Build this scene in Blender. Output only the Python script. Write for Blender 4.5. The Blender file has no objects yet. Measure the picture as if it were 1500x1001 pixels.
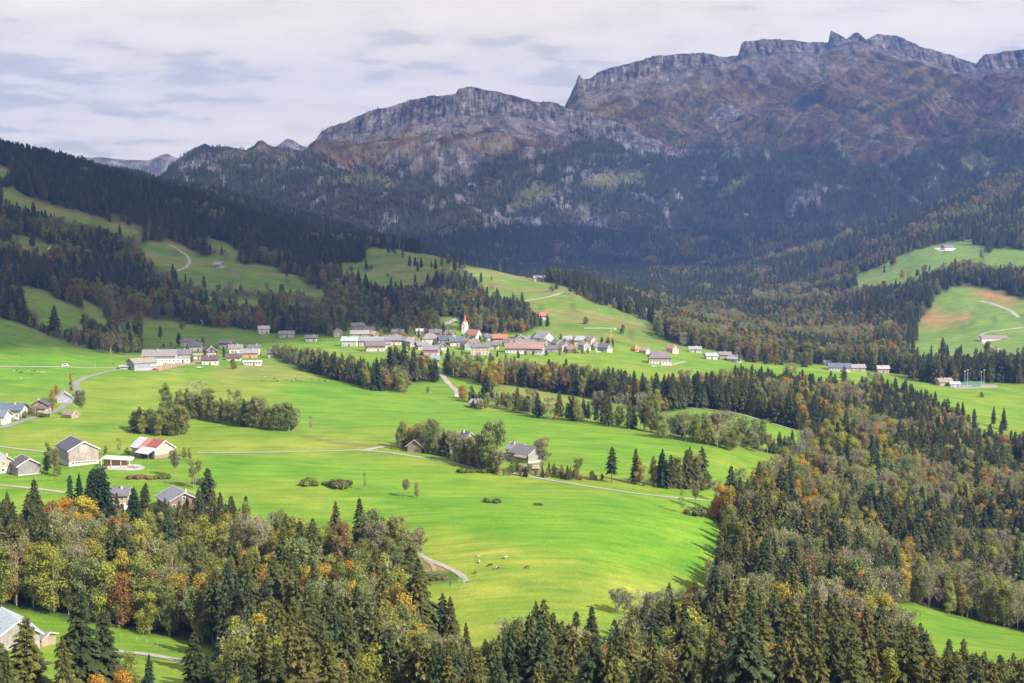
import bpy, bmesh, math, random
import numpy as np
from mathutils import Vector, Matrix
random.seed(7); RNG = np.random.default_rng(11)
C = bpy.context.scene.collection
F = 2083.0; HZ = 320.0; PITCH = math.atan((500.5 - HZ) / F)
CP, SP = math.cos(PITCH), math.sin(PITCH)
SUN_EL, SUN_DIR = math.radians(36), (0.76, -0.65)

# ------------------------------------------------------------------ view geometry: a = X/Y, k = Z/Y
def pix_ray(px, py):
    u = (np.asarray(px, float) - 750) / F; v = (500.5 - np.asarray(py, float)) / F
    dy = CP + v * SP; dz = -SP + v * CP
    return u / dy, dz / dy
def to_pix(x, y, z):
    fz = y * CP - z * SP; up = y * SP + z * CP
    return 750 + F * x / fz, 500.5 - F * up / fz
# ------------------------------------------------------------------ noise
def _h(ix, iy, s):
    n = (ix.astype(np.int64) * 374761393 + iy.astype(np.int64) * 668265263 + s * 1442695041) & 0xffffffff
    n = ((n ^ (n >> 13)) * 1274126177) & 0xffffffff
    n = (n ^ (n >> 16)) & 0xffffffff
    return n / 4294967295.0 * 2 - 1
def vn(x, y, s=0):
    x = np.asarray(x, float); y = np.asarray(y, float); x, y = np.broadcast_arrays(x, y)
    ix = np.floor(x); iy = np.floor(y); fx = x - ix; fy = y - iy
    fx = fx * fx * (3 - 2 * fx); fy = fy * fy * (3 - 2 * fy)
    ix = ix.astype(np.int64); iy = iy.astype(np.int64)
    a = _h(ix, iy, s); b = _h(ix + 1, iy, s); c = _h(ix, iy + 1, s); d = _h(ix + 1, iy + 1, s)
    return (a * (1 - fx) + b * fx) * (1 - fy) + (c * (1 - fx) + d * fx) * fy
def fbm(x, y, s=0, o=4):
    t = 0; amp = 1.0; tot = 0
    for i in range(o):
        t = t + amp * vn(x * 2 ** i + 17.3 * i, y * 2 ** i - 9.1 * i, s + i); tot += amp; amp *= 0.5
    return t / tot
def ridged(x, y, s=0, o=4):
    t = 0; amp = 1.0; tot = 0
    for i in range(o):
        t = t + amp * (1 - 2 * np.abs(vn(x * 2 ** i, y * 2 ** i, s + i))); tot += amp; amp *= 0.5
    return t / tot
def sstep(a, b, x):
    t = np.clip((x - a) / (b - a), 0, 1); return t * t * (3 - 2 * t)
def inpoly(px, py, poly):
    px = np.asarray(px, float); py = np.asarray(py, float)
    r = np.zeros(px.shape, bool); n = len(poly); j = n - 1
    for i in range(n):
        xi, yi = poly[i]; xj, yj = poly[j]
        if yi != yj:
            r ^= ((yi > py) != (yj > py)) & (px < (xj - xi) * (py - yi) / (yj - yi) + xi)
        j = i
    return r
def mix3(a, b, t):
    t = np.asarray(t)[..., None]; return a * (1 - t) + b * t

# ------------------------------------------------------------------ the valley floor and the hills: py of the ground per distance row
PXK = [-200, 0, 75, 150, 300, 450, 600, 750, 850, 900, 1050, 1200, 1350, 1500, 1700]
GL = [  # (Y, py at each knot)
 (240, [1105]*15),
 (330, [1000, 1000, 1000, 1000, 1000, 1010, 1020, 1020, 1020, 1022, 1035, 1060, 1080, 1085, 1085]),
 (400, [925, 925, 930, 935, 945, 945, 930, 915, 914, 915, 955, 990, 1008, 1010, 1010]),
 (480, [800, 815, 822, 830, 850, 840, 815, 800, 801, 808, 850, 905, 948, 955, 960]),
 (560, [728, 728, 728, 728, 730, 735, 735, 735, 735, 737, 765, 850, 905, 930, 940]),
 (650, [672, 672, 672, 672, 672, 675, 676, 680, 683, 686, 700, 790, 857, 880, 890]),
 (760, [620, 622, 625, 628, 630, 632, 633, 640, 643, 645, 652, 700, 775, 810, 820]),
 (880, [560, 572, 576, 580, 590, 597, 600, 605, 610, 612, 620, 645, 705, 750, 760]),
 (1000, [525, 536, 540, 545, 550, 560, 568, 575, 578, 580, 595, 620, 655, 690, 700]),
 (1120, [455, 465, 490, 512, 525, 535, 540, 545, 552, 555, 572, 598, 625, 640, 650]),
 (1250, [445, 464, 488, 503, 508, 512, 515, 518, 526, 530, 545, 568, 585, 597, 605]),
 (1400, [425, 430, 450, 478, 484, 490, 493, 497, 503, 507, 526, 546, 558, 563, 565]),
 (1600, [385, 395, 415, 440, 450, 462, 462, 468, 470, 478, 510, 527, 535, 540, 542]),
 (1800, [350, 358, 372, 392, 415, 425, 425, 435, 440, 450, 497, 517, 510, 505, 500]),
 (2050, [290, 312, 328, 350, 380, 395, 386, 403, 412, 432, 488, 508, 470, 455, 440]),
 (2350, [225, 245, 262, 285, 330, 362, 370, 408, 432, 446, 480, 480, 425, 405, 385]),
 (2700, [195, 220, 236, 256, 303, 345, 373, 408, 432, 438, 455, 440, 385, 362, 340]),
 (3100, [215, 240, 255, 278, 325, 365, 395, 418, 424, 425, 430, 405, 348, 318, 280]),
 (3700, [210, 235, 240, 248, 280, 322, 362, 398, 406, 408, 400, 362, 308, 243, 190]),
 (4300, [260, 270, 278, 287, 305, 348, 376, 396, 402, 404, 398, 380, 340, 300, 260]),
 (4900, [330]*15),
]
def ground_z_raw(a, Y):
    """height on the grid a (cols) x Y (rows), from the rows above"""
    Ys = np.array([g[0] for g in GL], float)
    out = np.zeros((len(Y), len(a)))
    tab = np.zeros((len(GL), len(a)))
    for i, (yy, pys) in enumerate(GL):
        px = 750 + F * a * CP; py = np.interp(px, PXK, pys)
        for _ in range(3):
            v = (500.5 - py) / F
            px = 750 + F * a * (CP + v * SP); py = np.interp(px, PXK, pys)
        v = (500.5 - py) / F
        tab[i] = yy * (-SP + v * CP) / (CP + v * SP)
    Ys = np.concatenate([[0, 110], Ys]); tab = np.vstack([np.full(len(a), -1.8), np.full(len(a), -50.0), tab])
    for j in range(len(a)): out[:, j] = np.interp(Y, Ys, tab[:, j])
    return out
def box(z, n, ax):
    if n < 1: return z
    pad = [(0, 0), (0, 0)]; pad[ax] = (n, n)
    zp = np.pad(z, pad, mode='edge'); c = np.cumsum(zp, axis=ax)
    c = np.concatenate([np.zeros_like(np.take(c, [0], ax)), c], ax)
    L = z.shape[ax]; w = 2 * n + 1
    return (np.take(c, range(w, w + L), ax) - np.take(c, range(0, L), ax)) / w
A0 = np.concatenate([np.linspace(-1.3, -0.44, 50)[:-1], np.arange(-0.44, 0.44, 0.00075), np.linspace(0.44, 1.3, 50)])
Y0 = np.concatenate([[0.0, 8, 16], 24 * np.exp(np.arange(0, math.log(4900 / 24), 0.0092))])
GZ = ground_z_raw(A0, Y0)
for _ in range(2): GZ = box(box(GZ, 22, 1), 3, 0)
GA, GY = np.meshgrid(A0, Y0); GX = GA * GY
_w = sstep(1050, 1700, GY)
GZ += .8 * fbm(GX / 45, GY / 45, 3, 3) * sstep(150, 400, GY) + 2.3 * fbm(GX / 130, GY / 130, 5, 2) * sstep(300, 600, GY)
GZ += _w * 9 * fbm(GX / 190, GY / 260, 8, 4) + 4.0 * _w * ridged(GX / 120, GY / 300, 21, 3)
GZ += sstep(2700, 3100, GY) * 14 * fbm(GX / 300, GY / 400, 31, 4)
LY = np.log(np.maximum(Y0, 1))
def gz(x, y):
    x = np.asarray(x, float); y = np.asarray(y, float); a = x / np.maximum(y, .1)
    fi = np.interp(y, Y0, np.arange(len(Y0))); fj = np.interp(a, A0, np.arange(len(A0)))
    i = np.clip(fi.astype(int), 0, len(Y0) - 2); j = np.clip(fj.astype(int), 0, len(A0) - 2)
    fi = fi - i; fj = fj - j
    return (GZ[i, j] * (1 - fj) + GZ[i, j + 1] * fj) * (1 - fi) + (GZ[i + 1, j] * (1 - fj) + GZ[i + 1, j + 1] * fj) * fi
_YS = np.concatenate([np.arange(200, 1500, 1.0), np.arange(1500, 4700, 3.0)])
def hit(px, py):
    """where the ground seen at this place of the photo stands in the world"""
    a, k = pix_ray(px, py); a = float(a); k = float(k)
    zz = gz(a * _YS, _YS); d = _YS * k - zz
    idx = np.nonzero(d <= 0)[0]
    if len(idx) == 0:
        i = int(np.argmin(d / _YS)); y = _YS[i]
    else:
        i = idx[0]
        y = _YS[i] if i == 0 else _YS[i - 1] + (_YS[i] - _YS[i - 1]) * d[i - 1] / (d[i - 1] - d[i] + 1e-9)
    return float(a * y), float(y), float(gz(a * y, y))
# highest line of sight over the ground in front of each place (to know what the photo can see)
_K = GZ / np.maximum(GY, 1); _KM = np.maximum.accumulate(_K, 0)
def sight(x, y):
    a = x / y; i = np.clip(np.searchsorted(Y0, y) - 2, 0, len(Y0) - 1); j = np.clip(np.searchsorted(A0, a), 0, len(A0) - 1)
    return _KM[i, j]

# ------------------------------------------------------------------ mesh helpers
def mesh_np(name, V, quads=None, tris=None, mats=(), midx=None, smooth=False, attrs=None):
    me = bpy.data.meshes.new(name)
    V = np.asarray(V, np.float32); nq = 0 if quads is None else len(quads); nt = 0 if tris is None else len(tris)
    me.vertices.add(len(V)); me.vertices.foreach_set('co', V.ravel())
    li = np.concatenate([np.asarray(quads, np.int32).ravel() if nq else np.zeros(0, np.int32), np.asarray(tris, np.int32).ravel() if nt else np.zeros(0, np.int32)])
    if nq + nt:
        me.loops.add(len(li)); me.loops.foreach_set('vertex_index', li)
        me.polygons.add(nq + nt)
        st = np.concatenate([np.arange(nq) * 4, nq * 4 + np.arange(nt) * 3]).astype(np.int32)
        me.polygons.foreach_set('loop_start', st)
        if smooth: me.polygons.foreach_set('use_smooth', np.ones(nq + nt, bool))
        if midx is not None: me.polygons.foreach_set('material_index', np.asarray(midx, np.int32))
    for m in mats: me.materials.append(m)
    for k, (dom, typ, arr) in (attrs or {}).items():
        at = me.attributes.new(k, typ, dom)
        at.data.foreach_set({'FLOAT_COLOR': 'color', 'FLOAT_VECTOR': 'vector'}.get(typ, 'value'), np.asarray(arr, np.int32 if typ == 'INT' else np.float32).ravel())
    me.update(calc_edges=True)
    return me
def link(name, me, parent=None, **props):
    o = bpy.data.objects.new(name, me); C.objects.link(o)
    if parent is not None: o.parent = parent
    for k, v in props.items(): o[k] = v
    return o
class MB:
    """collects shapes for one mesh"""
    def __init__(s): s.v = []; s.f = []; s.m = []
    def face(s, pts, m=0):
        b = len(s.v); s.v += [tuple(p) for p in pts]; s.f.append(tuple(range(b, b + len(pts)))); s.m.append(m)
    def box(s, x0, x1, y0, y1, z0, z1, m=0):
        b = len(s.v); s.v += [(x, y, z) for z in (z0, z1) for x, y in ((x0, y0), (x1, y0), (x1, y1), (x0, y1))]
        for f in ((3, 2, 1, 0), (4, 5, 6, 7), (0, 1, 5, 4), (1, 2, 6, 5), (2, 3, 7, 6), (3, 0, 4, 7)):
            s.f.append(tuple(b + i for i in f)); s.m.append(m)
    def prism(s, poly, axis, a, b_, m=0):
        """poly in the two other axes, extruded along axis (0 = x, 1 = y) from a to b_"""
        b = len(s.v); n = len(poly)
        for t in (a, b_):
            for (p, q) in poly: s.v.append((t, p, q) if axis == 0 else ((p, t, q) if axis == 1 else (p, q, t)))
        s.f.append(tuple(b + i for i in range(n))[::-1]); s.m.append(m)
        s.f.append(tuple(b + n + i for i in range(n))); s.m.append(m)
        for i in range(n):
            j = (i + 1) % n; s.f.append((b + i, b + j, b + n + j, b + n + i)); s.m.append(m)
    def tube(s, p, q, r0, r1, n=6, m=0, cap=True):
        p = Vector(p); q = Vector(q); d = (q - p)
        if d.length < 1e-6: return
        d.normalize(); u = d.orthogonal().normalized(); w = d.cross(u); b = len(s.v)
        for c, r in ((p, r0), (q, r1)):
            for i in range(n):
                t = 2 * math.pi * i / n; s.v.append(tuple(c + u * (r * math.cos(t)) + w * (r * math.sin(t))))
        for i in range(n):
            j = (i + 1) % n; s.f.append((b + i, b + j, b + n + j, b + n + i)); s.m.append(m)
        if cap:
            s.f.append(tuple(b + i for i in range(n))[::-1]); s.m.append(m); s.f.append(tuple(b + n + i for i in range(n))); s.m.append(m)
    def mesh(s, name, mats):
        me = bpy.data.meshes.new(name); me.from_pydata(s.v, [], s.f)
        for x in mats: me.materials.append(x)
        me.polygons.foreach_set('material_index', s.m)
        bm = bmesh.new(); bm.from_mesh(me); bmesh.ops.recalc_face_normals(bm, faces=bm.faces); bm.to_mesh(me); bm.free()
        me.update(); return me

# ------------------------------------------------------------------ materials
class NT:
    def __init__(s, mat): s.t = mat.node_tree; s.n = s.t.nodes; s.l = s.t.links
    def add(s, typ, **kw):
        n = s.n.new(typ)
        for k, v in kw.items():
            if k == 'ins':
                for a, b in v.items(): n.inputs[a].default_value = b
            else: setattr(n, k, v)
        return n
    def ln(s, a, b): s.l.new(a, b)
def new_mat(name):
    m = bpy.data.materials.new(name); m.use_nodes = True; return m, NT(m), m.node_tree.nodes['Principled BSDF']
def noise(nt, vec, scale, detail=4, rough=.6):
    n = nt.add('ShaderNodeTexNoise', ins={'Scale': scale, 'Detail': detail, 'Roughness': rough}); nt.ln(vec, n.inputs['Vector']); return n.outputs['Fac']
def ramp(nt, fac, stops):
    r = nt.add('ShaderNodeValToRGB'); nt.ln(fac, r.inputs['Fac'])
    e = r.color_ramp.elements
    while len(e) < len(stops): e.new(0.5)
    for i, (p, c) in enumerate(stops): e[i].position = p; e[i].color = (*c, 1) if len(c) == 3 else c
    return r.outputs['Color']
def mult(nt, a, b, fac=1.0):
    m = nt.add('ShaderNodeMix', data_type='RGBA', blend_type='MULTIPLY'); m.inputs[0].default_value = fac
    nt.ln(a, m.inputs[6]); nt.ln(b, m.inputs[7]); return m.outputs[2]
def mapping(nt, vec, scale):
    m = nt.add('ShaderNodeMapping'); m.inputs['Scale'].default_value = scale; nt.ln(vec, m.inputs['Vector']); return m.outputs['Vector']

def ground_material():
    m, nt, bs = new_mat('meadow_ground')
    at = nt.add('ShaderNodeAttribute', attribute_name='albedo'); geo = nt.add('ShaderNodeNewGeometry')
    P = geo.outputs['Position']
    n1 = noise(nt, P, 0.035, 5); n2 = noise(nt, mapping(nt, P, (0.35, 1, 1)), 0.16, 6); n3 = noise(nt, P, 1.3, 4, .7)
    c = mult(nt, at.outputs['Color'], ramp(nt, n1, [(.3, (.74, .84, .75)), (.7, (1.28, 1.10, 1.15))]))
    c = mult(nt, c, ramp(nt, n2, [(.32, (.74, .84, .80)), (.5, (1, 1, 1)), (.70, (1.25, 1.10, 1.15))]))
    c = mult(nt, c, ramp(nt, n3, [(.3, (.74, .78, .70)), (.7, (1.24, 1.2, 1.24))]))
    n4 = noise(nt, mapping(nt, P, (.05, .8, 1)), .45, 5, .7); n5 = noise(nt, mapping(nt, P, (.02, .25, 1)), .5, 3, .6)
    c = mult(nt, c, ramp(nt, n4, [(.38, (.84, .88, .80)), (.5, (1, 1, 1)), (.64, (1.14, 1.07, 1.1))]))
    c = mult(nt, c, ramp(nt, n5, [(.38, (.90, .96, .85)), (.52, (1, 1, 1)), (.66, (1.18, 1.03, 1.2))]))
    nt.ln(c, bs.inputs['Base Color']); bs.inputs['Roughness'].default_value = .9; bs.inputs['Specular IOR Level'].default_value = .15
    b = nt.add('ShaderNodeBump', ins={'Strength': .6, 'Distance': .35}); nt.ln(n3, b.inputs['Height']); nt.ln(b.outputs[0], bs.inputs['Normal'])
    return m
def mountain_material():
    m, nt, bs = new_mat('mountain_rock_and_grass')
    at = nt.add('ShaderNodeAttribute', attribute_name='albedo'); rk = nt.add('ShaderNodeAttribute', attribute_name='rock')
    geo = nt.add('ShaderNodeNewGeometry'); P = geo.outputs['Position']
    n1 = noise(nt, P, 0.012, 8, .7); n2 = noise(nt, mapping(nt, P, (1, .4, .10)), 0.06, 6, .7)
    n3 = noise(nt, mapping(nt, P, (.3, .3, 1.6)), 0.05, 5, .6)
    c = mult(nt, at.outputs['Color'], mult(nt, ramp(nt, n1, [(.38, (.46, .48, .52)), (.62, (1.55, 1.46, 1.4))]), ramp(nt, noise(nt, mapping(nt, P, (1, .5, .6)), .045, 6, .7), [(.36, (.55, .57, .6)), (.62, (1.4, 1.36, 1.3))])))
    n6 = noise(nt, mapping(nt, P, (1, .5, .22)), 0.022, 7, .75)
    st = mult(nt, ramp(nt, n2, [(.38, (.42, .42, .47)), (.5, (.95, .95, .95)), (.64, (1.35, 1.33, 1.3))]), ramp(nt, n6, [(.38, (.50, .51, .56)), (.55, (1.05, 1.05, 1.03)), (.7, (1.35, 1.32, 1.28))]))
    lay = ramp(nt, n3, [(.40, (.62, .62, .66)), (.52, (1.05, 1.05, 1.05))])
    c2 = mult(nt, mult(nt, c, st), lay)
    mx = nt.add('ShaderNodeMix', data_type='RGBA'); nt.ln(rk.outputs['Fac'], mx.inputs[0]); nt.ln(c, mx.inputs[6]); nt.ln(c2, mx.inputs[7])
    nt.ln(mx.outputs[2], bs.inputs['Base Color']); bs.inputs['Roughness'].default_value = .95; bs.inputs['Specular IOR Level'].default_value = .1
    b = nt.add('ShaderNodeBump', ins={'Strength': .9, 'Distance': 14.0}); nt.ln(n2, b.inputs['Height'])
    b2 = nt.add('ShaderNodeBump', ins={'Strength': .8, 'Distance': 10.0}); nt.ln(n1, b2.inputs['Height']); nt.ln(b.outputs[0], b2.inputs['Normal'])
    nt.ln(b2.outputs[0], bs.inputs['Normal'])
    return m
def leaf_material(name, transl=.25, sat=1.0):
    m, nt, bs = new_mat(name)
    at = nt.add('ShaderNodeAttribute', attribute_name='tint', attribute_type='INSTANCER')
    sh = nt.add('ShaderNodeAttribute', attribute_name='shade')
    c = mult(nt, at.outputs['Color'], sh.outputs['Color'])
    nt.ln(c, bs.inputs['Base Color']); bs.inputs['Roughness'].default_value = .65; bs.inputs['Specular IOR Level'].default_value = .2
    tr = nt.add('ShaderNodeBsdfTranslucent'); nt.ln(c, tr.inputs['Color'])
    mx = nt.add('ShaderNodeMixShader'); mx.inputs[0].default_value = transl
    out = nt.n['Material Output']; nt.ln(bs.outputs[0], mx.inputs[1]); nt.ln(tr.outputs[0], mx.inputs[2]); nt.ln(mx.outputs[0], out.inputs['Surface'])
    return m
def bark_material(name, col):
    m, nt, bs = new_mat(name); geo = nt.add('ShaderNodeTexCoord')
    n = noise(nt, mapping(nt, geo.outputs['Object'], (1, 1, .25)), 4.0, 4)
    c = ramp(nt, n, [(.35, tuple(x * .55 for x in col)), (.65, tuple(x * 1.3 for x in col))])
    nt.ln(c, bs.inputs['Base Color']); bs.inputs['Roughness'].default_value = .9
    return m
_mc = {}
def plain(name, col, rough=.7, metal=0, var=.15, scale=1.5):
    key = (name, col)
    if key in _mc: return _mc[key]
    m, nt, bs = new_mat(name); tc = nt.add('ShaderNodeTexCoord')
    n = noise(nt, tc.outputs['Object'], scale, 5, .65)
    nt.ln(ramp(nt, n, [(.3, tuple(x * (1 - var) for x in col)), (.7, tuple(min(x * (1 + var), .95) for x in col))]), bs.inputs['Base Color'])
    bs.inputs['Roughness'].default_value = rough; bs.inputs['Metallic'].default_value = metal
    _mc[key] = m; return m
def wood(col):
    key = ('wood', col)
    if key in _mc: return _mc[key]
    m, nt, bs = new_mat('weathered_wood_boards'); tc = nt.add('ShaderNodeTexCoord'); O = tc.outputs['Object']
    n = noise(nt, mapping(nt, O, (2.6, 2.6, .18)), 2.2, 5, .7); n2 = noise(nt, O, .35, 3)
    c = ramp(nt, n, [(.30, tuple(x * .45 for x in col)), (.5, col), (.72, tuple(x * 1.35 for x in col))])
    c = mult(nt, c, ramp(nt, n2, [(.3, (.8, .8, .82)), (.7, (1.12, 1.08, 1.05))]))
    nt.ln(c, bs.inputs['Base Color']); bs.inputs['Roughness'].default_value = .85; _mc[key] = m; return m
def roofing(col, metal=False):
    key = ('roof', col, metal)
    if key in _mc: return _mc[key]
    m, nt, bs = new_mat('metal_roof_sheet' if metal else 'roof_tiles'); tc = nt.add('ShaderNodeTexCoord'); O = tc.outputs['Object']
    n = noise(nt, mapping(nt, O, (.5, 1.5, 1.5)), 1.1, 6, .7)
    w = nt.add('ShaderNodeTexWave', bands_direction='X' if metal else 'Y', ins={'Scale': 1.6, 'Distortion': .3}); nt.ln(O, w.inputs['Vector'])
    c = ramp(nt, n, [(.3, tuple(x * .68 for x in col)), (.7, tuple(min(x * 1.3, .95) for x in col))])
    c = mult(nt, c, ramp(nt, w.outputs['Fac'], [(.0, (.72, .72, .74)), (.35, (1.05, 1.05, 1.05))]))
    nt.ln(c, bs.inputs['Base Color']); bs.inputs['Roughness'].default_value = .45 if metal else .75
    b = nt.add('ShaderNodeBump', ins={'Strength': .5, 'Distance': .06}); nt.ln(w.outputs['Fac'], b.inputs['Height']); nt.ln(b.outputs[0], bs.inputs['Normal'])
    _mc[key] = m; return m
def glass():
    if 'glass' in _mc: return _mc['glass']
    m, nt, bs = new_mat('window_glass'); bs.inputs['Base Color'].default_value = (.03, .035, .045, 1); bs.inputs['Roughness'].default_value = .08
    _mc['glass'] = m; return m
# ------------------------------------------------------------------ where woods and clearings lie (places read off the photo, resolved on the terrain)
NEARWOOD = [
 [(-80,890),(60,897),(150,914),(240,932),(330,955),(420,1003),(700,1012),(694,962),(645,942),(600,912),(555,885),(480,868),(440,858),(470,843),(560,846),(614,842),(606,826),(470,818),(420,795),(360,768),(318,757),(300,752),(250,748),(200,752),(165,775),(150,790),(50,795),(-80,792)],
 [(700,1060),(700,985),(760,978),(830,985),(872,968),(905,935),(960,910),(1040,898),(1052,870),(1062,840),(1078,802),(1060,778),(1048,765),(1095,742),(1125,718),(1155,702),(1180,690),(1172,668),(1182,655),(1215,652),(1240,660),(1290,690),(1600,690),(1600,943),(1500,926),(1400,902),(1345,886),(1297,884),(1305,930),(1345,985),(1370,1010),(1372,1060)],
 [(872,566),(960,582),(1030,582),(1090,572),(1150,574),(1200,584),(1280,584),(1340,598),(1390,628),(1440,662),(1520,668),(1600,670),(1600,760),(1290,700),(1235,660),(1205,641),(1130,619),(1088,606),(1015,597),(960,606),(905,592),(850,580)],
 [(694,550),(760,552),(830,558),(880,566),(880,586),(820,577),(760,566),(694,562)],
 [(398,512),(440,518),(500,533),(560,548),(598,560),(594,576),(540,569),(480,554),(440,541),(402,524)],
 [(572,542),(640,542),(642,560),(575,560)],
 [(648,540),(692,544),(692,560),(655,552)],
 [(1462,575),(1520,575),(1600,600),(1520,600),(1480,594)],
]
BL = [(-300,450),(-50,452),(0,465),(40,478),(75,494),(100,500),(150,512),(206,518),(208,467),(250,470),(300,478),(370,484),(430,491),(480,490),(500,482),(512,475),(545,476),(600,490),(640,486),(668,482),(700,490),(770,488),(780,482),(795,475),(880,446),(945,470),(960,492),(1010,508),(1050,515),(1100,530),(1150,532),(1200,534),(1300,546),(1350,552),(1400,556),(1450,560),(1600,565)]
CLEAR = [
 [(5,262),(40,290),(100,310),(150,318),(200,330),(230,355),(250,352),(300,372),(350,383),(400,395),(450,413),(482,432),(470,440),(420,433),(350,426),(280,421),(235,402),(225,395),(205,372),(195,355),(150,335),(100,327),(60,314),(30,302),(5,292)],
 [(300,345),(330,353),(358,373),(350,383),(310,370)],
 [(18,340),(60,353),(78,365),(62,379),(30,367)],
 [(25,415),(60,422),(90,438),(125,462),(130,485),(95,492),(60,478),(40,455)],
 [(108,432),(140,448),(165,470),(150,482),(125,462)],
 [(165,478),(205,466),(207,478),(200,486),(175,490)],
 [(485,394),(520,386),(540,370),(575,363),(600,371),(640,377),(700,387),(765,401),(800,411),(838,424),(838,432),(760,440),(712,432),(700,412),(690,404),(660,398),(640,404),(628,416),(590,420),(560,420),(530,410),(500,406)],
 [(768,441),(838,428),(872,440),(905,457),(945,472),(962,490),(955,500),(880,512),(855,498),(826,488),(806,484),(788,465)],
 [(560,477),(585,483),(604,503),(565,503)], [(636,460),(668,460),(684,470),(668,482),(645,482)],
 [(-60,232),(10,243),(12,262),(-60,262)],
 [(1256,422),(1254,405),(1300,385),(1350,362),(1400,346),(1430,348),(1452,370),(1480,367),(1600,362),(1600,392),(1480,392),(1460,394),(1435,390),(1410,384),(1366,398),(1344,412),(1300,420)],
 [(1316,520),(1340,500),(1352,468),(1365,440),(1380,424),(1420,418),(1450,422),(1480,434),(1600,445),(1600,522),(1480,522),(1440,524),(1380,526)],
 [(1196,408),(1200,386),(1266,369),(1242,390)],
 [(-60,440),(-60,380),(0,400),(10,430)],
 [(270,428),(330,432),(400,445),(380,452),(300,442)],
]
def wood_mask(px, py, Y):
    """1 where the photo shows wood; px, py: where this point of the ground is seen"""
    near = np.zeros(px.shape, bool)
    for p in NEARWOOD: near |= inpoly(px, py, p)
    near |= (Y < 395) & (px > 345) & (px < 1700) & (py > 985) & ~((px > 1362) & (Y > 330))
    near |= (Y < 300) & (px > 1362)
    near &= Y < 1240
    far = (py < np.interp(px, [b[0] for b in BL], [b[1] for b in BL])) & (Y > 1080)
    wx = 9 * vn(px / 26, py / 16, 501) + 4 * vn(px / 9, py / 7, 503); wy = 5 * vn(px / 30, py / 14, 505) + 2.5 * vn(px / 9, py / 7, 507)
    op = np.zeros(px.shape, bool)
    for p in CLEAR: op |= inpoly(px + wx, py + wy, p)
    clump = (vn(px / 15, py / 9, 511) + .5 * vn(px / 6, py / 4, 513) > .93) & (Y > 1500)
    far &= ~op | (clump & ~((np.abs(px - 320) < 22) & (py > 375) & (py < 425)))
    far |= Y > 2900
    return near | far

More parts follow.
